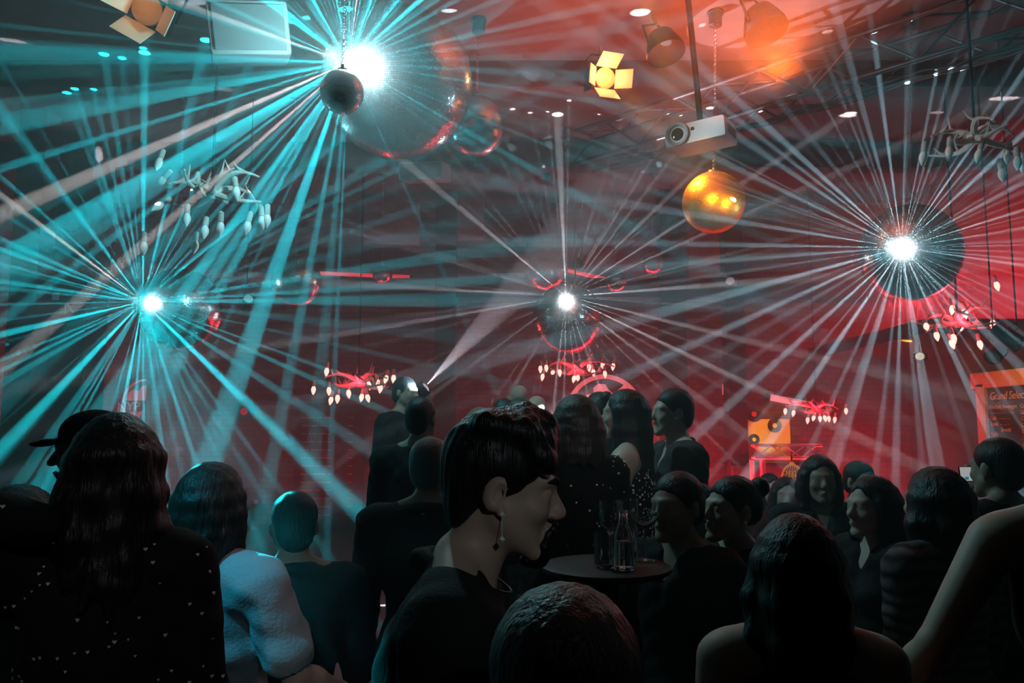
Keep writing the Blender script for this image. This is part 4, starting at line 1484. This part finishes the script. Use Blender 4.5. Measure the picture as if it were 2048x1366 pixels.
person('bald man with glints on his crown right of the rim-lit bald head', 1074, 822, 6.0, 1.74, R(170), False, 0, ('bald', 'black'), ('shirt', 'grey', (.05, .05, .05)), DK, res=.014, seed=13)
person('man with short dark hair right behind the quiff of the man in profile', 1040, 838, 4.7, 1.68, R(185), False, 0, ('short', 'brown'), ('tee', 'black', BLK), DK, res=.013, seed=14)
b, q = person('woman in a black top with scattered sparkles, back turned, left of the sequin dress', 1148, 846, 3.5, 1.70, PI + R(28), True, 0, ('bob', 'brown'), ('shirt', 'black_sparkle', (.006, .006, .006)), DK,
              arms={'l': (.1, .15, 0, 1.2), 'r': (.2, .25, 0, 1.7)}, res=.011, seed=15)
sprinkle(q['top'], 120, .005, GREYL, 'sparkles', 'disc', 7, lambda c, n: n.y > 0)
b, q = person('woman with long dark hair in a sequin dress, turned to the left', 1246, 828, 4.0, 1.76, R(-75) - R(30), True, 0, ('long', 'black'), ('strap', 'sequin_black', (.006, .006, .006)), ('skirt', (.006, .006, .006)),
              arms={'l': (.2, .1, 0, .9), 'r': (.2, .12, 0, 1.0)}, res=.011, seed=16, detail=True)
sprinkle(q['top'], 800, .0055, GREYL, 'sequins', 'disc', 8, lambda c, n: c.z < 1.36)
person('woman with an earring facing away between the black top and the sequin dress', 1196, 822, 5.2, 1.68, R(200), True, 0, ('bun', 'brown'), ('tee', 'black', BLK), DK, res=.013, seed=17)
person('tall man in a grey jacket facing left beside the dark post', 1344, 824, 4.2, 1.78, R(-82), False, 0, ('short', 'black'), ('jacket', 'grey_wool', (.035, .036, .037)), DK, res=.011, detail=True, seed=18)
# right half
b, q = person('woman with her hair in a bun, in profile facing left, dark wrap top', 1462, 1018, 3.05, 1.62, R(-62), True, 0, ('bun', 'black'), ('jacket', 'plum', (.022, .012, .012)), DK,
              arms={'l': (.3, .2, 0, .9), 'r': (.45, .2, .2, 1.0)}, res=.008, detail=True, head=(R(-4), 0, R(-8)), seed=19, group='seated group on the right')
e0 = q['P'](.086, .002, -.046)
MB().lathe([(.002, -.02), (.009, -.012), (.009, .006), (.002, .012)], tuple(e0), 12).build('earring', mat('earring_gold', (.85, .6, .25), .3, .9), b)
person('person in a white shirt half hidden left of the woman with the bun', 1402, 1020, 3.75, 1.62, R(70), False, 1, ('wavy', 'black'), ('tee', 'white', (.45, .45, .47)), DK, res=.010, seed=20, group='seated group on the right')
person('person in black with dark hair right of the glasses on the bar table', 1352, 1012, 2.95, 1.62, R(-50), False, 1, ('short', 'black'), ('jacket', 'black_twill', BLK), DK, res=.010, seed=31, group='seated group on the right')
person('dark-haired person in front on the right, seen from behind, bare shoulders', 1592, 1132, 1.95, 1.60, PI - R(10), True, 0, ('wavy', 'black'), ('strap', 'black', BLK), DK, res=.009, seed=21, build=1.05, group='seated group on the right')
person('dark-haired person facing the camera in front of the round disco sign', 1640, 958, 4.2, 1.58, R(-8), False, 1, ('bob', 'black'), ('jacket', 'dark_grey', (.02, .02, .021)), DK, res=.011, detail=True, seed=22, group='seated group on the right')
b, q = person('woman with a small gold earring facing left under the falling white rays', 1742, 1012, 3.35, 1.56, R(-70), True, 0, ('bob', 'black'), ('jacket', 'black', BLK), DK, res=.010, seed=23, detail=True, group='seated group on the right')
e0 = q['P'](.086, -.01, -.05)
MB().lathe([(.001, -.014), (.006, 0), (.001, .010)], tuple(e0), 10).build('earring', MATS['earring_gold'], b)
person('dark head behind the woman with the small gold earring', 1722, 962, 5.0, 1.56, R(20), False, 1, ('short', 'black'), ('tee', 'black', BLK), DK, res=.013, seed=24, group='seated group on the right')
b, q = person('person with thick dark hair in a wavy-striped shirt, back to the camera', 1868, 1004, 2.85, 1.56, PI + R(25), False, 0, ('wavy', 'black'), ('shirt', 'wave_stripe', (.05, .035, .038)), DK, res=.010, seed=25, group='seated group on the right')
m = MATS['cloth_wave_stripe']
nt = m.node_tree
wv = nt.nodes.new('ShaderNodeTexWave')
wv.bands_direction = 'Z'
wv.inputs['Scale'].default_value = 7
wv.inputs['Distortion'].default_value = 5
wv.inputs['Detail Scale'].default_value = 1.2
cr = nt.nodes.new('ShaderNodeMix')
cr.data_type = 'RGBA'
cr.inputs['A'].default_value = (.012, .010, .010, 1)
cr.inputs['B'].default_value = (.16, .10, .11, 1)
tc = nt.nodes.new('ShaderNodeTexCoord')
nt.links.new(tc.outputs['Object'], wv.inputs['Vector'])
nt.links.new(wv.outputs['Fac'], cr.inputs['Factor'])
nt.links.new(cr.outputs['Result'], nt.nodes['Principled BSDF'].inputs['Base Color'])
b, q = person('person from behind holding up a bright phone near the menu board', 1992, 936, 3.3, 1.58, PI + R(20), False, 1, ('short', 'black'), ('tee', 'black', BLK), DK, res=.011, seed=26,
              arms={'l': ('at', at(1934, 984, 3.52), (.4, .2, -1)), 'r': (0, .1, 0, .4)}, fingers={'l': .25}, group='seated group on the right')
person('bare-armed person at the right edge, back to the camera, arm reaching down', 2135, 905, 2.0, 1.66, PI - R(12), False, 0, ('short', 'black'), ('strap', 'black', BLK), DK, res=.007, seed=27, lean=(R(10), 0), head=(0, 0, 0),
       arms={'l': (.15, -.05, -.26, .3, 1, -.3), 'r': (-.03, -.10, -.28, 0, 1, -.3)}, fingers={'l': .5, 'r': .5}, group='seated group on the right')
person('long-haired woman in front of the left booth post', 1541, 978, 6.5, 1.50, R(5), True, 0, ('long', 'black'), ('tee', 'black', BLK), DK, res=.013, detail=True, seed=28, group='seated group on the right')
person('woman with chin-length hair right of the long-haired one at the booth', 1572, 990, 5.6, 1.46, R(-12), True, 0, ('bob', 'black'), ('tee', 'maroon', (.06, .01, .012)), DK, res=.013, detail=True, seed=29, group='seated group on the right')
# the head closest to the camera
person('head of smooth dark hair closest to the camera, bottom centre', 1128, 1400, .88, 1.46, PI, True, 0, ('short', 'brown'), ('tee', 'black', BLK), DK, res=.007, seed=30, hs=1.06, build=.95)

# ------------------------------------------------------------------ high table with glasses
Yt = 2.55
tz = at(1215, 1128, Yt).z
tc_ = at(1212, 1128, Yt)
t = thing('bar_table', 'round black bar table in front of the two women', 'table', (tc_.x, Yt, 0))
MB().lathe([(.0, -.025), (.19, -.025), (.20, -.018), (.20, -.006), (.19, 0), (.0, 0)], (0, 0, tz), 48).build('tabletop', mat('table_laminate', (.008, .008, .009), .6), t)
MB().cyl((0, 0, .02), (0, 0, tz - .02), .035, seg=24).build('column', M_BLACK, t)
MB().lathe([(.22, 0), (.22, .012), (.06, .035), (.035, .06)], seg=36).build('base', M_BLACK, t)


def glass(px, label, prof, Yg, name, cat, fill=None):
    p = at(px, 1000, Yg)
    t = thing(name, label, cat, (p.x, Yg, tz + .001), group='drinks on the bar table')
    out = [(r, z) for r, z in prof]
    MB().lathe(out, seg=32, cap=False).build('body', M_GLASS, t)
    if fill:
        MB().lathe(fill, seg=28).build('drink', M_WATER, t)
    return t


bt = [(.001, .0), (.030, .0), (.032, .006), (.032, .088), (.028, .108), (.015, .132), (.0125, .16), (.0145, .164), (.0145, .172), (.0105, .172), (.0105, .160), (.013, .131), (.026, .106), (.029, .088), (.029, .010), (.001, .006)]
glass(1246, 'small clear bottle standing in the middle of the bar table', bt, Yt - .10, 'bottle', 'bottle', [(.001, .007), (.0285, .011), (.0285, .082), (.001, .083)])
wine = [(.001, 0), (.034, .002), (.034, .004), (.008, .009), (.0045, .02), (.0045, .085), (.012, .092), (.034, .115), (.040, .145), (.036, .190), (.0345, .190), (.0385, .145), (.033, .117), (.011, .095), (.001, .093)]
glass(1221, 'wine glass left of the small clear bottle', wine, Yt + .02, 'wine_glass', 'glass')
tum = [(.001, 0), (.031, 0), (.033, .004), (.036, .105), (.0345, .105), (.0315, .010), (.001, .008)]
glass(1209, 'empty tumbler at the left of the bar table', tum, Yt - .06, 'tumbler', 'glass')
glass(1256, 'tall glass behind the small clear bottle', [(r * .95, z * 1.75) for r, z in tum], Yt + .14, 'tall_glass', 'glass')
coupe = [(.001, 0), (.032, .002), (.032, .004), (.007, .008), (.004, .02), (.004, .10), (.02, .108), (.046, .135), (.048, .150), (.0465, .150), (.044, .136), (.019, .111), (.001, .105)]
glass(1288, 'shallow stemmed glass at the right of the bar table', coupe, Yt + .05, 'coupe_glass', 'glass')
# the phone held up on the right
p = at(1933, 948, 3.50)
t = thing('phone', 'bright phone screen held up near the menu board', 'phone', p, (R(-6), 0, R(6)))
MB().box((0, 0, 0), (.068, .008, .064), bevel=.003).build('body', M_BLACK, t)
MB().box((0, -.0045, 0), (.062, .001, .058)).build('screen', mat('phone_screen', (.8, .8, .8), .3, emit=(.80, .82, .80), strength=.62), t)
MB().box((-.004, -.0053, -.018), (.016, .0008, .012)).build('icon', mat('phone_blue', (.1, .4, .5), .3, emit=(.02, .35, .45), strength=.6), t)
